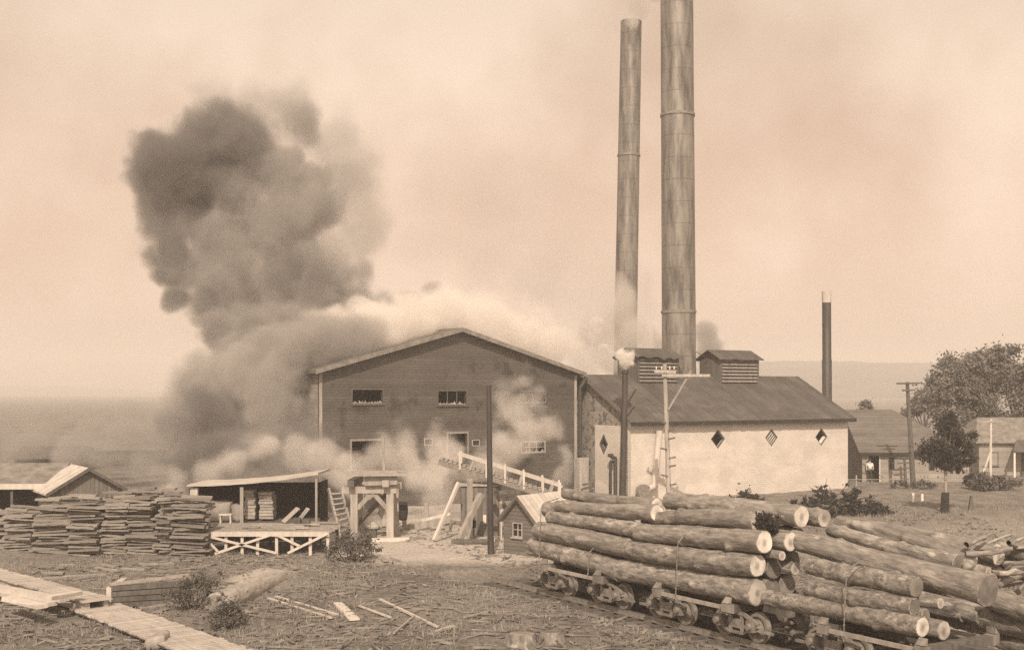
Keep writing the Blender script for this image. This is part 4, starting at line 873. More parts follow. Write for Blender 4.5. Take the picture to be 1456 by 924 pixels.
# inner columns of the far load
for k, (z, off) in enumerate(((1.42, .1), (1.42, -.62), (2.02, .1), (2.05, -.62), (2.7, .1), (2.7, -.6))):
    slog(('bottom middle', 'bottom outer', 'second-row middle', 'second-row outer', 'third-row middle', 'third-row outer')[k]+' log hidden inside the far load of the train', -10.9, -6.1, off, z, .3)
slog('long pale top log lying along the far side of the far load', -10.5, -5.6, -.4, 3.25, .22, m_='bark_grey')
# brush on top of the load
t = thing('brush_clump', 'dark clump of cut brush wedged on the ends of the top logs', 'brush', tp(-.1, .35, 3.25)); r = random.Random(8); cs = []; f = MB()
for _ in range(70):
    d_ = Vector((r.gauss(0, 1), r.gauss(0, 1), r.gauss(0, .8))).normalized()*r.uniform(.2, .5); f.tube(d_*.2, d_, .014, .006, 4); cs.append((d_*.8, .1))
f.build('twigs', M['twig'], t); leaf_mesh(cs, 1200, .055, 8).build('foliage', M['foliage_dark'], t)
# third car's load
plog('bottom log of the nearest car with a flaky bark and white end', (1090, 849, 1311, 891), .85, 24, 30, m_='bark_rough')
plog('rough flaking second-row log on the nearest car', (1149, 836, 1300, 862), .7, 24, 25, m_='bark_rough', ends=('ring_old_shaded', 'ring_old_shaded'))
plog('lumpy peeled third-row log with a dull round end on the nearest car', (1150, 803, 1303, 834), .45, 25, 30, m_='bark_rough', ends=('ring_old_shaded', 'ring_old_shaded'), knots=14)
plog('huge splintered butt log laid across the top of the nearest car', (1128, 766, 1405, 838), -.35, 29, 42, m_='bark_grey', ends=('ring_old_shaded', 'ring_old_shaded'), flare=.12)
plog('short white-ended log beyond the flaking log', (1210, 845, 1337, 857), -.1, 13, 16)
plog('thin log tucked behind the end of the bottom log', (1180, 862, 1316, 874), .35, 14, 18, ends=('ring_old_shaded', 'ring_old_shaded'))
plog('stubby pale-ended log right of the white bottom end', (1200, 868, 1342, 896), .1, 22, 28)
plog('bottom log hidden under the butt log', (1160, 855, 1290, 880), -.55, 26, 28, ends=('ring_old_shaded', 'ring_old_shaded'))
plog('second-row log hidden under the butt log', (1165, 825, 1300, 850), -.6, 26, 28, ends=('ring_old_shaded', 'ring_old_shaded'))
# log pile beyond the track
PG = 'logs heaped beyond the track'
plog('pale knotty log on top of the heap beyond the track', (1192, 742, 1381, 797), -3.6, 20, 30, m_='bark_grey', knots=8, ends=('ring', 'ring'))
plog('dark bark log under the pale knotty one', (1180, 752, 1362, 800), -3.0, 18, 26, ends=('ring_old_shaded', 'ring_old_shaded'))
plog('shadowed log low in the heap behind the butt log', (1190, 775, 1350, 822), -2.9, 22, 28, ends=('ring_old_shaded', 'ring_old_shaded'))
plog('lowest hidden log in the heap', (1200, 800, 1380, 850), -3.4, 26, 30, ends=('ring_old_shaded', 'ring_old_shaded'))
plog('grey log lying along the back of the heap', (1215, 745, 1420, 790), -4.8, 20, 28, m_='bark_grey')
plog('small broken chunk beside the knotty log end', (1372, 800, 1405, 812), -3.3, 12, 14, ends=('ring', 'ring'))
plog('thick log running out of the picture at the right edge', (1405, 848, 1500, 872), -1.9, 32, 36, m_='bark_grey')
plog('lower thick log at the right edge, in shade', (1400, 880, 1510, 905), -2.2, 34, 38, ends=('ring_old_shaded', 'ring_old_shaded'))
for k, q in enumerate(((1383, 812, 1462, 778), (1388, 828, 1462, 792), (1392, 800, 1450, 786), (1400, 842, 1465, 812))):
    A_, B_ = W(q[0], q[1], 32.5), W(q[2], q[3], 34.5)
    log(('upper', 'middle', 'short back', 'lowest')[k]+' thin pale pole in the tangle at the right edge', A_, B_, .1, .08, m_='bark_grey', name='pole_log', bend=.1, knots=1)
plog('dark chunk lying behind the tangle of poles', (1425, 775, 1470, 790), -5.5, 22, 24, ends=('ring_old_shaded', 'ring_old_shaded'))
log('low rounded log butt on the ground under the nearest car', G(1345, 915, .3), G(1415, 930, .3), .33, .36, ends=('ring_old_shaded', 'ring_old_shaded'))

RH = random.Random(77)
for k in range(26):
    px, py = RH.uniform(1385, 1462), RH.uniform(765, 870); p = W(px, py, RH.uniform(31, 35)); d = Vector((RH.uniform(.5, 1), RH.uniform(-.7, .7), RH.uniform(-.35, .5)))*RH.uniform(.5, 1.1)
    log('broken branch wood jumbled in the tangle beyond the splintered butt log', p-d, p+d, RH.uniform(.04, .09), RH.uniform(.03, .06), m_=RH.choice(('bark', 'bark_grey')), ends=(None, None), group='broken branch wood beyond the butt log', name='broken_branch', knots=1)
for k in range(14):
    s_ = RH.uniform(2.6, 6.2); p = tp(s_, RH.uniform(-3.4, -1.5), RH.uniform(.2, 1.3)); d = U*RH.uniform(1.2, 2.4)+NN*RH.uniform(-.5, .5)
    log('bark-covered log buried low in the heap behind the nearest car', p-d, p+d, RH.uniform(.16, .3), RH.uniform(.16, .3), ends=('ring_old_shaded', 'ring_old_shaded'), group='logs buried low in the heap', knots=4)

# ------------------------------------------------------------------ track and log cars
t = thing('railway_track', 'railway track with sleepers under the log train', 'railway track', (0, 0, 0))
for off in (-.72, .72):
    f = MB(); f.bar(tp(-13.5, off, .02), tp(16, off, .02), .06, .12); f.bar(tp(-13.5, off, -.05), tp(16, off, -.05), .13, .03); ro = f.build('rail', M['iron'], t)
    MB().bar(tp(-13.5, off, .09), tp(16, off, .09), .065, .02).build('rail_head', M['steel'], ro)
k = -13.2
while k < 15.5:
    j = R.uniform(-.03, .03); MB().bar(tp(k, 1.25+R.uniform(-.1, .1), -.12), tp(k+j, -1.25, -.12), .2, .13).build('sleeper', M['timber_dark'], t); k += .62
for o in list(t.children):
    pass

def truck(parent, s0):
    """one four-wheeled log truck centred at s0 on the car, car space: x along the track, y to the near side"""
    zr_ = .10; rw = .385
    f = MB(); f.box(s0-.16, -.62, .48, s0+.16, .62, .78)
    tr = f.build('truck', M['timber_dark'], parent)
    for sy in (-1, 1):
        y0 = sy*.93; g_ = MB()
        g_.bar((s0-.85, y0, .62), (s0-.3, y0, .82), .1, .07); g_.bar((s0-.3, y0, .82), (s0+.3, y0, .82), .1, .07); g_.bar((s0+.3, y0, .82), (s0+.85, y0, .62), .1, .07)
        g_.bar((s0-.85, y0, .56), (s0-.28, y0, .3), .1, .06); g_.bar((s0-.28, y0, .3), (s0+.28, y0, .3), .1, .06); g_.bar((s0+.28, y0, .3), (s0+.85, y0, .56), .1, .06)
        g_.bar((s0-.22, y0, .28), (s0-.22, y0, .84), .1, .05, up=(0, 1, 0)); g_.bar((s0+.22, y0, .28), (s0+.22, y0, .84), .1, .05, up=(0, 1, 0))
        g_.box(s0-.2, min(y0, y0-sy*.2)-.02, .42, s0+.2, max(y0, y0-sy*.2)+.06, .66)
        g_.build('side_frame', M['iron'], tr)
        for sx_ in (-1, 1):
            j = MB().box(-.13, -.09, -.14, .13, .12, .14); j.tube((0, .1*sy, 0), (0, .17*sy, 0), .1, .09, 10); j.build('journal_box', M['iron'], tr, loc=(s0+sx_*.62, y0+.04*sy, zr_+rw+.06))
    for sx_ in (-1, 1):
        MB().tube((s0+sx_*.62, -.9, zr_+rw), (s0+sx_*.62, .9, zr_+rw), .06, n=10).build('axle', M['iron'], tr, True)
        for sy in (-1, 1):
            f = MB(); n_ = 28
            prof = [(.07, .10), (.11, .10), (.13, .04), (rw*.72, -.02), (rw*.8, .05), (rw, .05), (rw, -.045), (rw+.035, -.055), (rw+.035, -.085), (rw*.8, -.085), (rw*.7, -.05), (.1, -.06), (.07, -.1)]
            f.lathe(prof, n_); v2 = [(v[0], v[2]*sy, v[1]) for v in f.v]; f.v = v2; f.build('wheel', M['iron'], tr, True, loc=(s0+sx_*.62, sy*.73, zr_+rw))
    return tr
def car(label, s_mid, group):
    ang = math.atan2(U.y, U.x); t = thing('log_car', label, 'log car', C0+U*s_mid, ang, group)
    # local +y must point to the near side (NN)
    sgn = 1 if (Matrix.Rotation(ang, 3, 'Z')@Vector((0, 1, 0))).dot(NN) > 0 else -1
    for s0 in (-1.45, 1.45):
        truck(t, s0)
        b_ = MB().box(s0-.14, -1.12, .84, s0+.14, 1.12, 1.06); bo = b_.build('bunk', M['timber_dark'], t)
        for sy in (-1, 1): MB().prism([(s0-.13, sy*1.121, .82), (s0-.13, sy*1.36, .88), (s0-.13, sy*1.36, 1.10), (s0-.13, sy*1.121, 1.07)], (.26, 0, 0)).build('bunk_end', M['timber_mid'], bo)
        for sy in (-1, 1): MB().prism([(s0-.12, sy*1.22, 1.10), (s0-.12, sy*1.35, 1.115), (s0-.12, sy*1.2, 1.26), ], (.24, 0, 0)).build('chock', M['timber_mid'], bo)
    for sy in (-1, 1): MB().bar((-1.7, sy*1.2, .98) if False else (-1.3, sy*1.22, .96), (1.3, sy*1.22, .96), .08, .10).build('side_beam', M['timber'], t)
    MB().bar((-2.5, 0, .9), (2.5, 0, .9), .3, .2).build('centre_sill', M['timber_dark'], t)
    for sx_ in (-1, 1): MB().box(sx_*2.5-.12, -.09, .78, sx_*2.5+.12, .09, .96).build('coupler', M['iron'], t)
    for sx_ in (-1, 1): MB().bar((sx_*2.2, sgn*.9, .46), (sx_*2.75, sgn*.85, .44), .07, .07).build('step_iron', M['timber_mid'], t)
    return t
g_ = 'log cars coupled on the track'
car('far log car of the train, carrying the far load', -7.88, g_); car('middle log car, under the mottled bottom log', -2.1, g_); car('nearest log car, cut by the bottom edge of the picture', 4.2, g_)
# binding chains round the loads
def chain(label, s_, hi, lo_z=1.05, off=1.24, sway=.05):
    pts = [tp(s_+sway*math.sin(k*1.3), o_, z) for k, (o_, z) in enumerate(((off-.75, hi+.3), (off-.2, hi+.2), (off+.0, hi), (off+.0, (hi+lo_z)/2), (off+.03, lo_z)))]
    f = MB()
    for a, b_ in zip(pts, pts[1:]):
        n_ = max(2, int((b_-a).length/.07))
        for i in range(n_):
            p, q = a.lerp(b_, i/n_), a.lerp(b_, (i+.85)/n_); f.tube(p, q, .022 if i % 2 else .014, n=6)
    o = f.build('chain', M['iron'], None); return tag(o, label, 'chain')
chain('chain hanging over the far end of the far load', -9.6, 2.9); chain('chain over the second row of the far load, near its middle', -6.9, 1.75, .9)
chain('chain bound round the middle of the mottled logs', -2.7, 2.5, .95); chain('chain bound round the load of the nearest car', 3.4, 2.4, .75, 1.2)

# ------------------------------------------------------------------ slab stacks, walkway, debris
SL = []
for k in range(5):
    rr = random.Random(50+k); f = MB(); n_ = 9
    vs = []; 
    for i in range(n_+1):
        x = -.5+i/n_; dz = .10*noise.noise((x*4+k*5, 0, 0)); dy = .05*noise.noise((x*3+k*9, 4, 0)); hh = .42+.22*noise.noise((x*6, k*3, 2))
        vs += [(x, -.5+dy, dz-hh), (x, .5+dy, dz-hh), (x, .5+dy, dz+hh*.6), (x, 0+dy, dz+hh*1.1), (x, -.5+dy, dz+hh*.5)]
    fs = []
    for i in range(n_):
        for j in range(5): a = i*5+j; b_ = i*5+(j+1) % 5; fs.append((a, b_, b_+5, a+5))
    fs += [(0, 4, 3, 2, 1), tuple(n_*5+j for j in range(5))]
    f.add(vs, fs); me_o = f.build('rough_board', M['slab']); SL.append(me_o.data); bpy.data.objects.remove(me_o)
def slab(label, group, loc, l, d, h, rz_=0, ry=0, rx=0):
    o = bpy.data.objects.new('rough_board', R.choice(SL)); COL.objects.link(o); o.location = loc; o.scale = (l*R.choice((-1, 1)), d, h); o.rotation_euler = (rx, ry, rz_); return tag(o, label, 'rough board', group)
stacks = [(-22, 20, 735, 780, 'in the low stack cut by the left edge'), (2, 44, 730, 783, 'in the low stack left of the gable shed'), (46, 96, 717, 786, 'in the tall stack before the gable shed door corner'),
          (98, 140, 713, 788, 'in the tall stack under the gable shed peak'), (142, 178, 709, 788, 'in the tall stack under the gable shed right wall'), (180, 220, 705, 788, 'in the highest stack right of the gable shed'),
          (221, 246, 706, 789, 'in the narrow stack right of the highest stack'),
          (247, 292, 716, 790, 'in the ragged stack beside the trestle platform')]
for a, b_, y0, y1, desc in stacks:
    p = G((a+b_)/2, y1); Y = p.y; w_ = (b_-a)*Y/F; H = (y1-y0)*Y/F; n_ = int(H/.118); tilt = R.uniform(-.03, .03)
    for k in range(n_):
        z = .06+k*.118
        slab('rough split slab '+desc, 'slabs '+desc, (p.x+R.uniform(-.13, .13)+tilt*k*.4, Y+.55+R.uniform(-.15, .15), z), w_*R.uniform(.88, 1.2), 1.05*R.uniform(.7, 1.15), .13*R.uniform(.5, 1.4), rad(R.uniform(-9, 9)), rad(R.uniform(-5, 5)))
    for k in range(3): slab('crooked loose slab on top '+desc.replace('in the', 'of the'), 'loose slabs on top '+desc.replace('in the', 'of the'), (p.x+R.uniform(-.3, .3), Y+R.uniform(.2, 1.4), n_*.118+.1+.08*k), w_*R.uniform(.7, 1.3), .3, .12, rad(R.uniform(-14, 14)), rad(R.uniform(-7, 7)))
for k in range(60):
    px = R.uniform(190, 285); p = G(px, 770); slab('crooked slab tumbled between the highest and the ragged stack', 'slabs tumbled between two stacks', ((px-728)*51.6/F, 51.6+R.uniform(-.7, .9), .15+R.uniform(0, 1)*2.3*(1-abs(px-222)/95)), R.uniform(1.0, 1.9), .25, .11, rad(R.uniform(-30, 30)), rad(R.uniform(-22, 22)))
for k in range(16):
    px = R.uniform(60, 250); y_ = R.uniform(795, 822); p = G(px, y_); slab('short waste slab lying on the dirt before the slab stacks', 'waste slabs before the stacks', (p.x, p.y, gz(p.x, p.y)+.06), R.uniform(.6, 1.5), .22, .1, rad(R.uniform(-40, 40)))
# walkway of planks, in two raised lengths
def walkway(label, a, b_, w_, z, par_h):
    a, b_ = Vector(a), Vector(b_); d = (b_-a); Ln = d.length; ang = math.atan2(d.y, d.x); t = thing('plank_walkway', label, 'walkway', a, ang)
    f = MB(); x = 0
    while x < Ln: f.box(x, R.uniform(-.05, .03), z-.05, x+.225, w_+R.uniform(-.05, .05), z+R.uniform(-.008, .012)); x += .24
    f.build('deck', M['plank'], t)
    for y in (.1, w_-.25): MB().box(0, y, z-par_h, Ln, y+.15, z-.052).build('joist', M['timber'], t)
    return t
walkway('pale plank walkway running in from the left edge toward the timber crib', G(-30, 803, .4)+Vector((-.55, -.6, -.4)), G(152, 850, .4)+Vector((-.55, -.6, -.4)), .95, .42, .36)
walkway('long pale plank walkway slanting to the bottom edge', G(100, 866, .12)+Vector((0, 0, -.12)), G(345, 962, .12)+Vector((0, 0, -.12)), 1.5, .16, .15)
for k, q in enumerate(((0, 842, 75, 858), (-15, 832, 92, 852), (10, 850, 60, 862), (68, 850, 112, 842))):
    A_, B_ = G(q[0], q[1], .3+.12*k), G(q[2], q[3], .3+.12*k); loose_board(('lowest broad pale board', 'longest pale board', 'short pale board', 'slanting end board')[k]+' in the lumber heap beside the walkway', A_, B_, .34, .12, 'timber_pale', name='lumber_board')
p = G(158, 864); q = G(252, 858); t = thing('timber_crib', 'dark timber retaining crib at the end of the walkway', 'crib', (0, 0, 0))
for k in range(4): MB().bar(p+Vector((0, 0, .1+k*.17)), q+Vector((.1*k, 0, .08+k*.19)), .2, .15, j=.1).build('timber', M['timber_dark'], t)
MB().bar(p+Vector((-.1, .1, .72)), q+Vector((.3, .2, .88)), .3, .07).build('cap_board', M['timber'], t)
for u in (0., .5, 1.): s_ = p.lerp(q, u); MB().bar(s_+Vector((0, .15, -.1)), s_+Vector((0, .15, .66)), .16, .16).build('post', M['timber_dark'], t)
MB().bar(p+Vector((-.05, 0, .3)), p+Vector((-.2, 1.9, .3)), .2, .7).build('side_boards', M['timber_pale'], t)
for k, (q, w_) in enumerate((((381, 855, 470, 884), .13), ((392, 853, 480, 880), .1), ((540, 862, 622, 893), .09), ((508, 868, 556, 884), .07), ((480, 866, 505, 886), .28), ((200, 868, 245, 862), .16), ((620, 900, 645, 893), .12), ((560, 905, 590, 880), .07), ((660, 880, 700, 872), .07))):
    A_, B_ = G(q[0], q[1]), G(q[2], q[3]); A_.z = gz(A_.x, A_.y)+.07; B_.z = gz(B_.x, B_.y)+.07
    loose_board(('long pale board lying on the bank, nearer the walkway', 'long pale board lying just behind its twin on the bank', 'long straight pole on the dirt bank', 'short lath on the dirt bank', 'broad stubby board on the dirt bank', 'short board lying before the timber crib', 'stray offcut at the bottom of the dirt bank', 'thin lath slanting on the lower dirt bank', 'thin lath near the log train wheels')[k], A_, B_, w_, .05, 'timber_pale' if k < 5 else 'timber')
for k, (px, py, r_) in enumerate(((742, 922, .38), (785, 922, .3))):
    p = G(px, py); t = thing('tree_stump', ('bigger weathered stump at the bottom edge', 'smaller weathered stump at the bottom edge')[k], 'stump', (p.x, p.y, gz(p.x, p.y)))
    f = MB().lathe([(r_*1.45, -.15), (r_*1.15, .05), (r_, .26)], 18); f.v = [tuple(Vector(v)*(1+.18*noise.noise((v[0]*3, v[1]*3, k)))) for v in f.v]; f.build('bark', M['bark'], t, True)
    MB().lathe([(r_*.97, .22), (r_*.5, .25), (0, .24)], 18).build('cut_top', M['ring_old_shaded'], t)
p = G(300, 925); lump('rock', 'rounded pale boulder by the lower walkway', 'rock', 210, 232, 905, 924, 31.6, 'timber', .5, 2)
# boards leaning by the boiler house
for k, (q, Y) in enumerate((((955, 712, 990, 713), 74), ((958, 716, 992, 717), 73.5), ((828, 689, 842, 687), 75.5), ((826, 696, 841, 692), 75.2))):
    loose_board(('upper board against the foot of the brick wall', 'lower board against the foot of the brick wall', 'upper dark board between sawmill and boiler house', 'lower dark board between sawmill and boiler house')[k], W(q[0], q[1], Y), W(q[2], q[3], Y), .3, .12, 'timber_dark')
# spoke wheel resting on the load
t = thing('pulley_wheel', 'pale round pulley wheel behind the ringed log end', 'wheel', W(933, 719, 38.6))
MB().lathe([(.2, -.03), (.27, -.04), (.27, .04), (.2, .03), (.2, -.03)], 20).build('rim', M['timber'], t, True, rot=(rad(90), 0, rad(20)))

# ground cover
def on_ground(n_, x0, x1, y0, y1, fn, seed):
    r = random.Random(seed); out = []
    while len(out) < n_:
        y = y0+(y1-y0)*r.random()**1.3; x = r.uniform(x0, x1)
        if abs(x) > y*.47+2: continue
        if fn(x, y, r): out.append((x, y, r))
    return out
def offtrack(x, y): return abs(tcoord(x, y)[1]) > 1.5
mb = MB()
for x, y, r in on_ground(30000, -20, 34, 28, 72, lambda x, y, r: offtrack(x, y) and (noise.noise((x*.4, y*.4, 2)) > r.uniform(-.35, .4)) and pale_at(x, y) < r.random()*.9, 3):
    z = gz(x, y); h = r.uniform(.06, .2)*(1.4 if x > 12 else 1); a = r.uniform(0, 6.3); w_ = .02; dx, dy = math.cos(a)*w_, math.sin(a)*w_; lx, ly = r.gauss(0, .05), r.gauss(0, .05)
    mb.add([(x-dx, y-dy, z-.02), (x+dx, y+dy, z-.02), (x+lx, y+ly, z+h)], [(0, 1, 2)])
o = mb.build('grass', M['grass']); tag(o, 'dry grass tufts scattered over the dirt bank and field', 'grass', kind='stuff')
mb = MB()
for x, y, r in on_ground(7000, -18, 22, 28, 62, lambda x, y, r: offtrack(x, y) and noise.noise((x*.5, y*.5, 8)) > r.uniform(-.5, .3), 4):
    z = gz(x, y)+.02; a = r.uniform(0, 6.3); l = r.uniform(.03, .13)*(1 if r.random() > .05 else 2.5); w_ = l*r.uniform(.15, .5); c_, s_ = math.cos(a), math.sin(a); t_ = r.uniform(-.04, .06)
    pts = [(-l, -w_), (l, -w_), (l, w_), (-l, w_)]; v = [(x+u*c_-q*s_, y+u*s_+q*c_, z+t_*(1 if u > 0 else -.3)) for u, q in pts]; v += [(a_[0], a_[1], a_[2]+.02) for a_ in v]
    mb.add(v, [(4, 5, 6, 7), (0, 1, 5, 4), (1, 2, 6, 5), (2, 3, 7, 6), (3, 0, 4, 7)])
for x, y, r in on_ground(1100, -18, 12, 28, 50, lambda x, y, r: offtrack(x, y) and noise.noise((x*.3, y*.3, 18)) > r.uniform(-.4, .5), 6):
    z = gz(x, y)+.05; a = r.gauss(-.6, .7); l = r.uniform(.15, .6); d = Vector((math.cos(a)*l, math.sin(a)*l, r.uniform(-.05, .1))); mb.bar(Vector((x, y, z))-d, Vector((x, y, z))+d, r.uniform(.02, .06), r.uniform(.02, .05))
o = mb.build('debris', M['chip']); tag(o, 'bark chips and wood debris strewn over the yard', 'debris', kind='stuff')

# ------------------------------------------------------------------ smoke
def smoke(name, label, balls, dens, alb, amp, nscale, seed=0, inflate=1.25, vox=.7, soft=.3, warp=1.5, stretch=(1, 1, 1), thresh=.5, aniso=.0):
    """a body of smoke: rounded puffs run together, thinning to nothing at its ragged edge"""
    bm = bmesh.new(); cs = []; rnd = random.Random(seed)
    for bl in balls:
        if len(bl) == 2:
            c_, Rr = bl; cs.append((c_, Rr)); bmesh.ops.create_icosphere(bm, subdivisions=3, radius=Rr*inflate+warp*.5, matrix=Matrix.Translation(c_)); continue
        px, py, r, Y = bl; y = Y+rnd.uniform(-1, 1)*r*Y/F*.5; c_ = W(px, py, y); Rr = r*y/F; cs.append((c_, Rr))
        bmesh.ops.create_icosphere(bm, subdivisions=3, radius=Rr*inflate+warp*.5, matrix=Matrix.Translation(c_))
    me = bpy.data.meshes.new(name); bm.to_mesh(me); bm.free(); o = bpy.data.objects.new(name, me); COL.objects.link(o)
    rm = o.modifiers.new('union', 'REMESH'); rm.mode = 'VOXEL'; rm.voxel_size = vox
    mt = bpy.data.materials.new(name); mt.use_nodes = True; n = mt.node_tree; n.nodes.clear(); nn = n.nodes; ll = n.links
    out = nn.new('ShaderNodeOutputMaterial'); pv = nn.new('ShaderNodeVolumePrincipled'); ll.new(pv.outputs[0], out.inputs['Volume'])
    pv.inputs['Color'].default_value = tone(alb); pv.inputs['Color'].default_value = (alb, alb*.97, alb*.93, 1); pv.inputs['Anisotropy'].default_value = aniso
    geo = nn.new('ShaderNodeNewGeometry'); mp = nn.new('ShaderNodeMapping'); mp.inputs['Scale'].default_value = stretch; ll.new(geo.outputs['Position'], mp.inputs[0])
    wn_ = nn.new('ShaderNodeTexNoise'); wn_.inputs['Scale'].default_value = nscale*.55; wn_.inputs['Detail'].default_value = 2; ll.new(mp.outputs[0], wn_.inputs['Vector'])
    sb = nn.new('ShaderNodeVectorMath'); sb.operation = 'SUBTRACT'; ll.new(wn_.outputs['Color'], sb.inputs[0]); sb.inputs[1].default_value = (.5, .5, .5)
    sc2 = nn.new('ShaderNodeVectorMath'); sc2.operation = 'MULTIPLY_ADD'; ll.new(sb.outputs[0], sc2.inputs[0]); sc2.inputs[1].default_value = (warp*3,)*3; ll.new(geo.outputs['Position'], sc2.inputs[2])
    ns = nn.new('ShaderNodeTexNoise'); ns.inputs['Scale'].default_value = nscale; ns.inputs['Detail'].default_value = 5; ns.inputs['Roughness'].default_value = .7; ll.new(mp.outputs[0], ns.inputs['Vector'])
    prev = None
    for c_, Rr in cs:
        v = nn.new('ShaderNodeVectorMath'); v.operation = 'DISTANCE'; ll.new(sc2.outputs[0], v.inputs[0]); v.inputs[1].default_value = c_
        a = nn.new('ShaderNodeMath'); a.operation = 'MULTIPLY_ADD'; ll.new(v.outputs['Value'], a.inputs[0]); a.inputs[1].default_value = -1/Rr; a.inputs[2].default_value = 1
        if prev:
            q = nn.new('ShaderNodeMath'); q.operation = 'SMOOTH_MAX'; q.inputs[2].default_value = .35; ll.new(prev, q.inputs[0]); ll.new(a.outputs[0], q.inputs[1]); prev = q.outputs[0]
        else: prev = a.outputs[0]
    a = nn.new('ShaderNodeMath'); a.operation = 'MULTIPLY_ADD'; ll.new(ns.outputs[0], a.inputs[0]); a.inputs[1].default_value = amp; ll.new(prev, a.inputs[2])
    mr = nn.new('ShaderNodeMapRange'); mr.interpolation_type = 'SMOOTHSTEP'; ll.new(a.outputs[0], mr.inputs[0])
    mr.inputs['From Min'].default_value = thresh*amp; mr.inputs['From Max'].default_value = thresh*amp+soft; mr.inputs['To Max'].default_value = dens
    ll.new(mr.outputs[0], pv.inputs['Density']); me.materials.append(mt)
    return tag(o, label, 'smoke', kind='stuff')
smoke('dark_smoke', 'thick black smoke curling at the head of the great plume',
      [(258, 222, 56, 90), (228, 275, 44, 90), (300, 225, 50, 91), (238, 335, 36, 90), (250, 380, 28, 90), (345, 208, 46, 90), (375, 222, 34, 91), (330, 240, 36, 90), (222, 305, 34, 90), (290, 190, 36, 91), (280, 285, 44, 90), (320, 270, 34, 90), (390, 245, 34, 96), (262, 330, 26, 88), (255, 250, 50, 90), (325, 195, 34, 91), (255, 405, 24, 88), (270, 365, 30, 88), (285, 425, 26, 86), (310, 470, 26, 82)], 1.0, .34, 1.8, .26, 1, soft=.5, thresh=.40, warp=2.2)
smoke('grey_smoke', 'billowing grey smoke column rising behind the sawmill corner',
      [(320, 335, 66, 88), (350, 255, 44, 89), (390, 235, 44, 91), (400, 310, 74, 90), (425, 190, 34, 93), (450, 280, 52, 94), (370, 420, 74, 86), (440, 400, 62, 88), (330, 500, 56, 80), (395, 490, 66, 80), (440, 460, 50, 84), (300, 590, 50, 73), (360, 585, 60, 71), (415, 610, 46, 67.5), (265, 630, 40, 72), (335, 645, 45, 68), (400, 545, 56, 72), (300, 545, 40, 76), (420, 560, 34, 68.5), (385, 520, 40, 70), (350, 510, 40, 73), (430, 640, 30, 66.5), (395, 650, 34, 66.5), (425, 530, 26, 69), (330, 545, 40, 72), (360, 470, 40, 76), (280, 560, 36, 74), (290, 385, 44, 87), (310, 430, 40, 86)], .9, .52, 2.1, .30, 2, soft=.45, thresh=.48, warp=2.2)
smoke('dark_smoke', 'dark band of smoke wrapped under the grey billows of the plume', [(400, 385, 30, 84), (450, 395, 30, 84), (350, 395, 20, 83), (475, 425, 26, 85), (290, 560, 30, 69), (265, 600, 26, 70), (470, 470, 18, 80), (255, 645, 26, 68), (290, 625, 24, 68), (430, 600, 16, 66.5)], .8, .35, 1.6, .4, 22, soft=.45)
smoke('grey_smoke', 'tail of grey smoke drifting right over the sawmill roof', [(500, 440, 40, 88), (545, 432, 34, 89), (585, 425, 28, 90), (620, 415, 18, 91), (480, 475, 36, 86), (520, 465, 28, 87), (570, 440, 24, 88)], .7, .55, 1.6, .38, 4, soft=.4)
smoke('white_smoke', 'white steam boiling off the sawmill roof', [(478, 512, 16, 71.5), (505, 498, 30, 75), (555, 478, 44, 80), (615, 458, 52, 82), (680, 458, 50, 83), (735, 476, 48, 84), (785, 496, 40, 84), (818, 515, 26, 83), (840, 530, 18, 82)], .8, .99, 1.9, .35, 5, soft=.5)
mw = Matrix.Translation((MO[0], MO[1], 0))@Matrix.Rotation(th, 4, 'Z'); rb_ = random.Random(4); RBL = []
RBW = []
for xx in (-.5, 1.2, 3, 5, 7, 9):
    for yy in (1.6, 4.2, 6.8, 9.4, 12):
        (RBL if xx < 4 else RBW).append((mw@Vector((xx+rb_.uniform(-.4, .4), yy+rb_.uniform(-.5, .5), EZ+(RZ-EZ)*max(0, xx)/9.07+.7+rb_.uniform(0, .7))), rb_.uniform(1.3, 1.8)))
smoke('grey_smoke', 'dense grey smoke pouring through the shingles of the left roof slope', RBL, 1.0, .58, 1.5, .45, 41, soft=.4, thresh=.42, vox=.5, warp=1.0)
for xx in (10.5, 12.5, 14.5, 16.5):
    for yy in (1.2, 4.2, 7.5): RBW.append((mw@Vector((xx, yy, EZ+(RZ-EZ)*(WM-xx)/8.9+.7+rb_.uniform(0, .7))), rb_.uniform(1.2, 1.7)))
smoke('white_smoke', 'white smoke pouring through the shingles close to the roof peak', RBW, .9, .99, 1.5, .45, 43, soft=.4, thresh=.42, vox=.5, warp=1.0)
smoke('grey_smoke', 'grey smoke pressed against the side wall of the sawmill', [(mw@Vector((-1.6-.3*k, 1.5+2.4*k, z_)), 1.9) for k in range(5) for z_ in (1.0, 3.4, 5.8, 7.6)], .9, .66, 1.4, .4, 42, soft=.45, thresh=.44, vox=.5, warp=1.2)
smoke('thin_smoke', 'pale tan smoke drifting around the foot of the smokestacks', [(850, 480, 40, 92), (890, 460, 44, 94), (925, 485, 36, 92), (880, 510, 38, 92), (835, 520, 32, 90), (960, 500, 28, 94), (895, 425, 30, 96), (880, 400, 22, 97)], .4, .85, 1.2, .3, 6, soft=.4)
smoke('thin_smoke', 'broad faint tan smoke spreading in the air over the sawmill', [(680, 380, 80, 105), (780, 400, 80, 105), (860, 420, 60, 105), (600, 350, 80, 106), (720, 300, 90, 108), (640, 250, 70, 108)], .07, .8, 1.8, .12, 16, vox=1.5, warp=3, soft=.6)
smoke('dark_smoke', 'small dark smoke puff right of the tall smokestack', [(1002, 470, 20, 88), (1008, 495, 24, 88), (1014, 518, 22, 88)], .9, .6, 1.0, .4, 7, vox=.4, warp=.6, soft=.4)
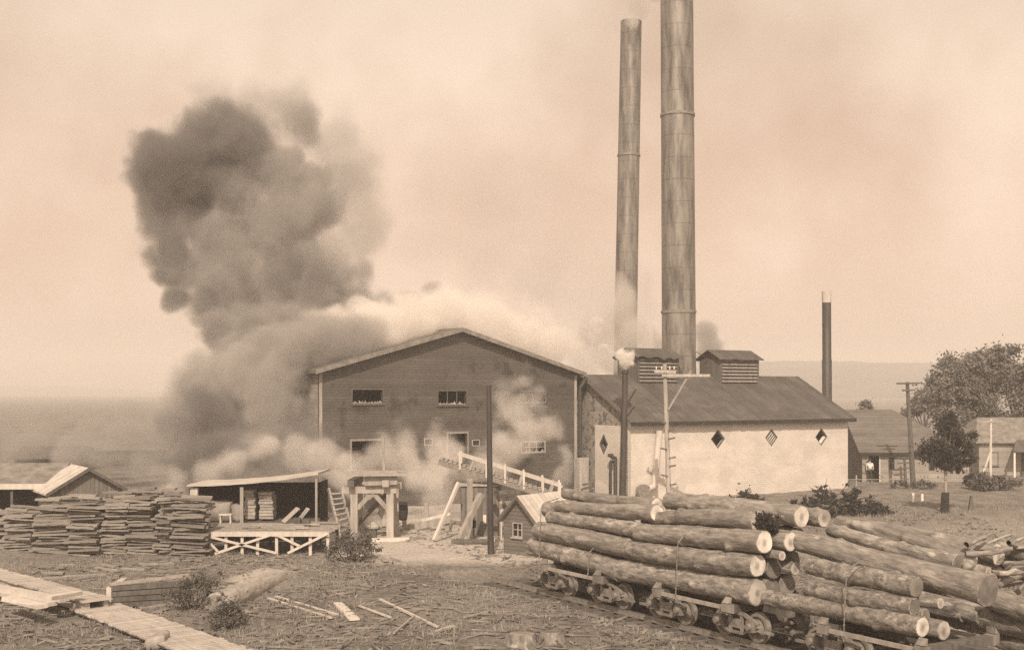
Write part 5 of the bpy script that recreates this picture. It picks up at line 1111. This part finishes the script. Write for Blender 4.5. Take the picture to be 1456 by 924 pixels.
smoke('white_smoke', 'white puff of steam leaving the dark exhaust pipe', [(888, 512, 13, 72.0), (884, 503, 10, 72.0), (890, 521, 7, 72), (895, 506, 8, 72)], 5.0, .99, 1.9, 2.4, 8, vox=.1, warp=.35, inflate=1.4, soft=.5)
smoke('white_smoke', 'thin wisps of steam behind the exhaust pipe', [(848, 462, 10, 84), (842, 480, 8, 84), (855, 495, 9, 84), (835, 470, 7, 84), (866, 505, 9, 84)], 1.5, .99, 1.8, 1.1, 18, vox=.2, warp=.8, inflate=1.3)
smoke('thin_smoke', 'pale smoke licking up the right half of the sawmill front', [(735, 545, 26, 72), (745, 585, 34, 70.5), (725, 630, 34, 68), (700, 660, 38, 66), (790, 650, 28, 70), (770, 620, 26, 70.5), (800, 685, 26, 70), (760, 560, 20, 72.5)], .5, .97, 2.2, .5, 9, vox=.4, warp=1.4, soft=.6)
smoke('thin_smoke', 'pale smoke seeping out at the foot of the sawmill between tower and ramp', [(600, 670, 44, 62), (640, 660, 38, 62), (570, 645, 32, 63), (620, 710, 44, 60), (590, 740, 34, 58.5), (650, 720, 30, 60), (530, 650, 30, 62), (500, 655, 26, 63), (620, 640, 26, 65)], .6, .97, 2.1, .5, 10, vox=.4, warp=1.4, soft=.6)
smoke('thin_smoke', 'pale smoke drifting low over the roof of the lumber shed', [(330, 660, 28, 60), (380, 650, 30, 60), (430, 645, 32, 61), (470, 650, 30, 61), (500, 670, 24, 60), (290, 670, 24, 60), (240, 680, 26, 58)], .7, .93, 1.9, .45, 11, vox=.4, warp=1.4, soft=.5)
smoke('grey_smoke', 'low grey smoke rolling over the distant sheds', [(230, 620, 40, 86), (180, 640, 40, 84), (130, 650, 36, 82), (210, 665, 34, 76), (90, 655, 34, 82), (260, 650, 34, 76), (235, 675, 28, 66), (210, 650, 30, 70), (50, 640, 34, 86), (180, 600, 30, 90), (10, 640, 30, 88), (130, 615, 26, 88), (60, 615, 30, 90), (-20, 640, 40, 88), (0, 660, 24, 72), (100, 640, 34, 74), (160, 640, 30, 72)], .45, .6, 1.5, .28, 12, soft=.45)
smoke('thin_smoke', 'thin brown smoke veil hanging high right of the plume', [(460, 200, 60, 108), (490, 260, 60, 108), (510, 320, 56, 108), (430, 170, 50, 108), (370, 160, 56, 108), (300, 145, 50, 108), (460, 340, 60, 106), (420, 240, 60, 108), (500, 380, 50, 106)], .22, .5, 1.9, .16, 13, vox=1.2, warp=3, soft=.6)
smoke('thin_smoke', 'thin smoke blowing off the lip of the smaller smokestack', [(897, 26, 18, 98.5), (912, 5, 26, 99), (935, -20, 34, 101)], .6, .8, 1.4, .35, 14, vox=.5, warp=1)

# ------------------------------------------------------------------ haze in the air
hz = MB().box(-2500, -120, -4, 2500, 2400, 75).build('haze', None); tag(hz, 'pale haze in the air over the whole mill yard', 'haze', kind='stuff')
hm = bpy.data.materials.new('air'); hm.use_nodes = True; n = hm.node_tree; n.nodes.clear(); out = n.nodes.new('ShaderNodeOutputMaterial'); pv = n.nodes.new('ShaderNodeVolumePrincipled')
n.links.new(pv.outputs[0], out.inputs['Volume']); pv.inputs['Color'].default_value = (.97, .95, .92, 1); pv.inputs['Density'].default_value = .0011; pv.inputs['Anisotropy'].default_value = .0
hz.data.materials.append(hm)
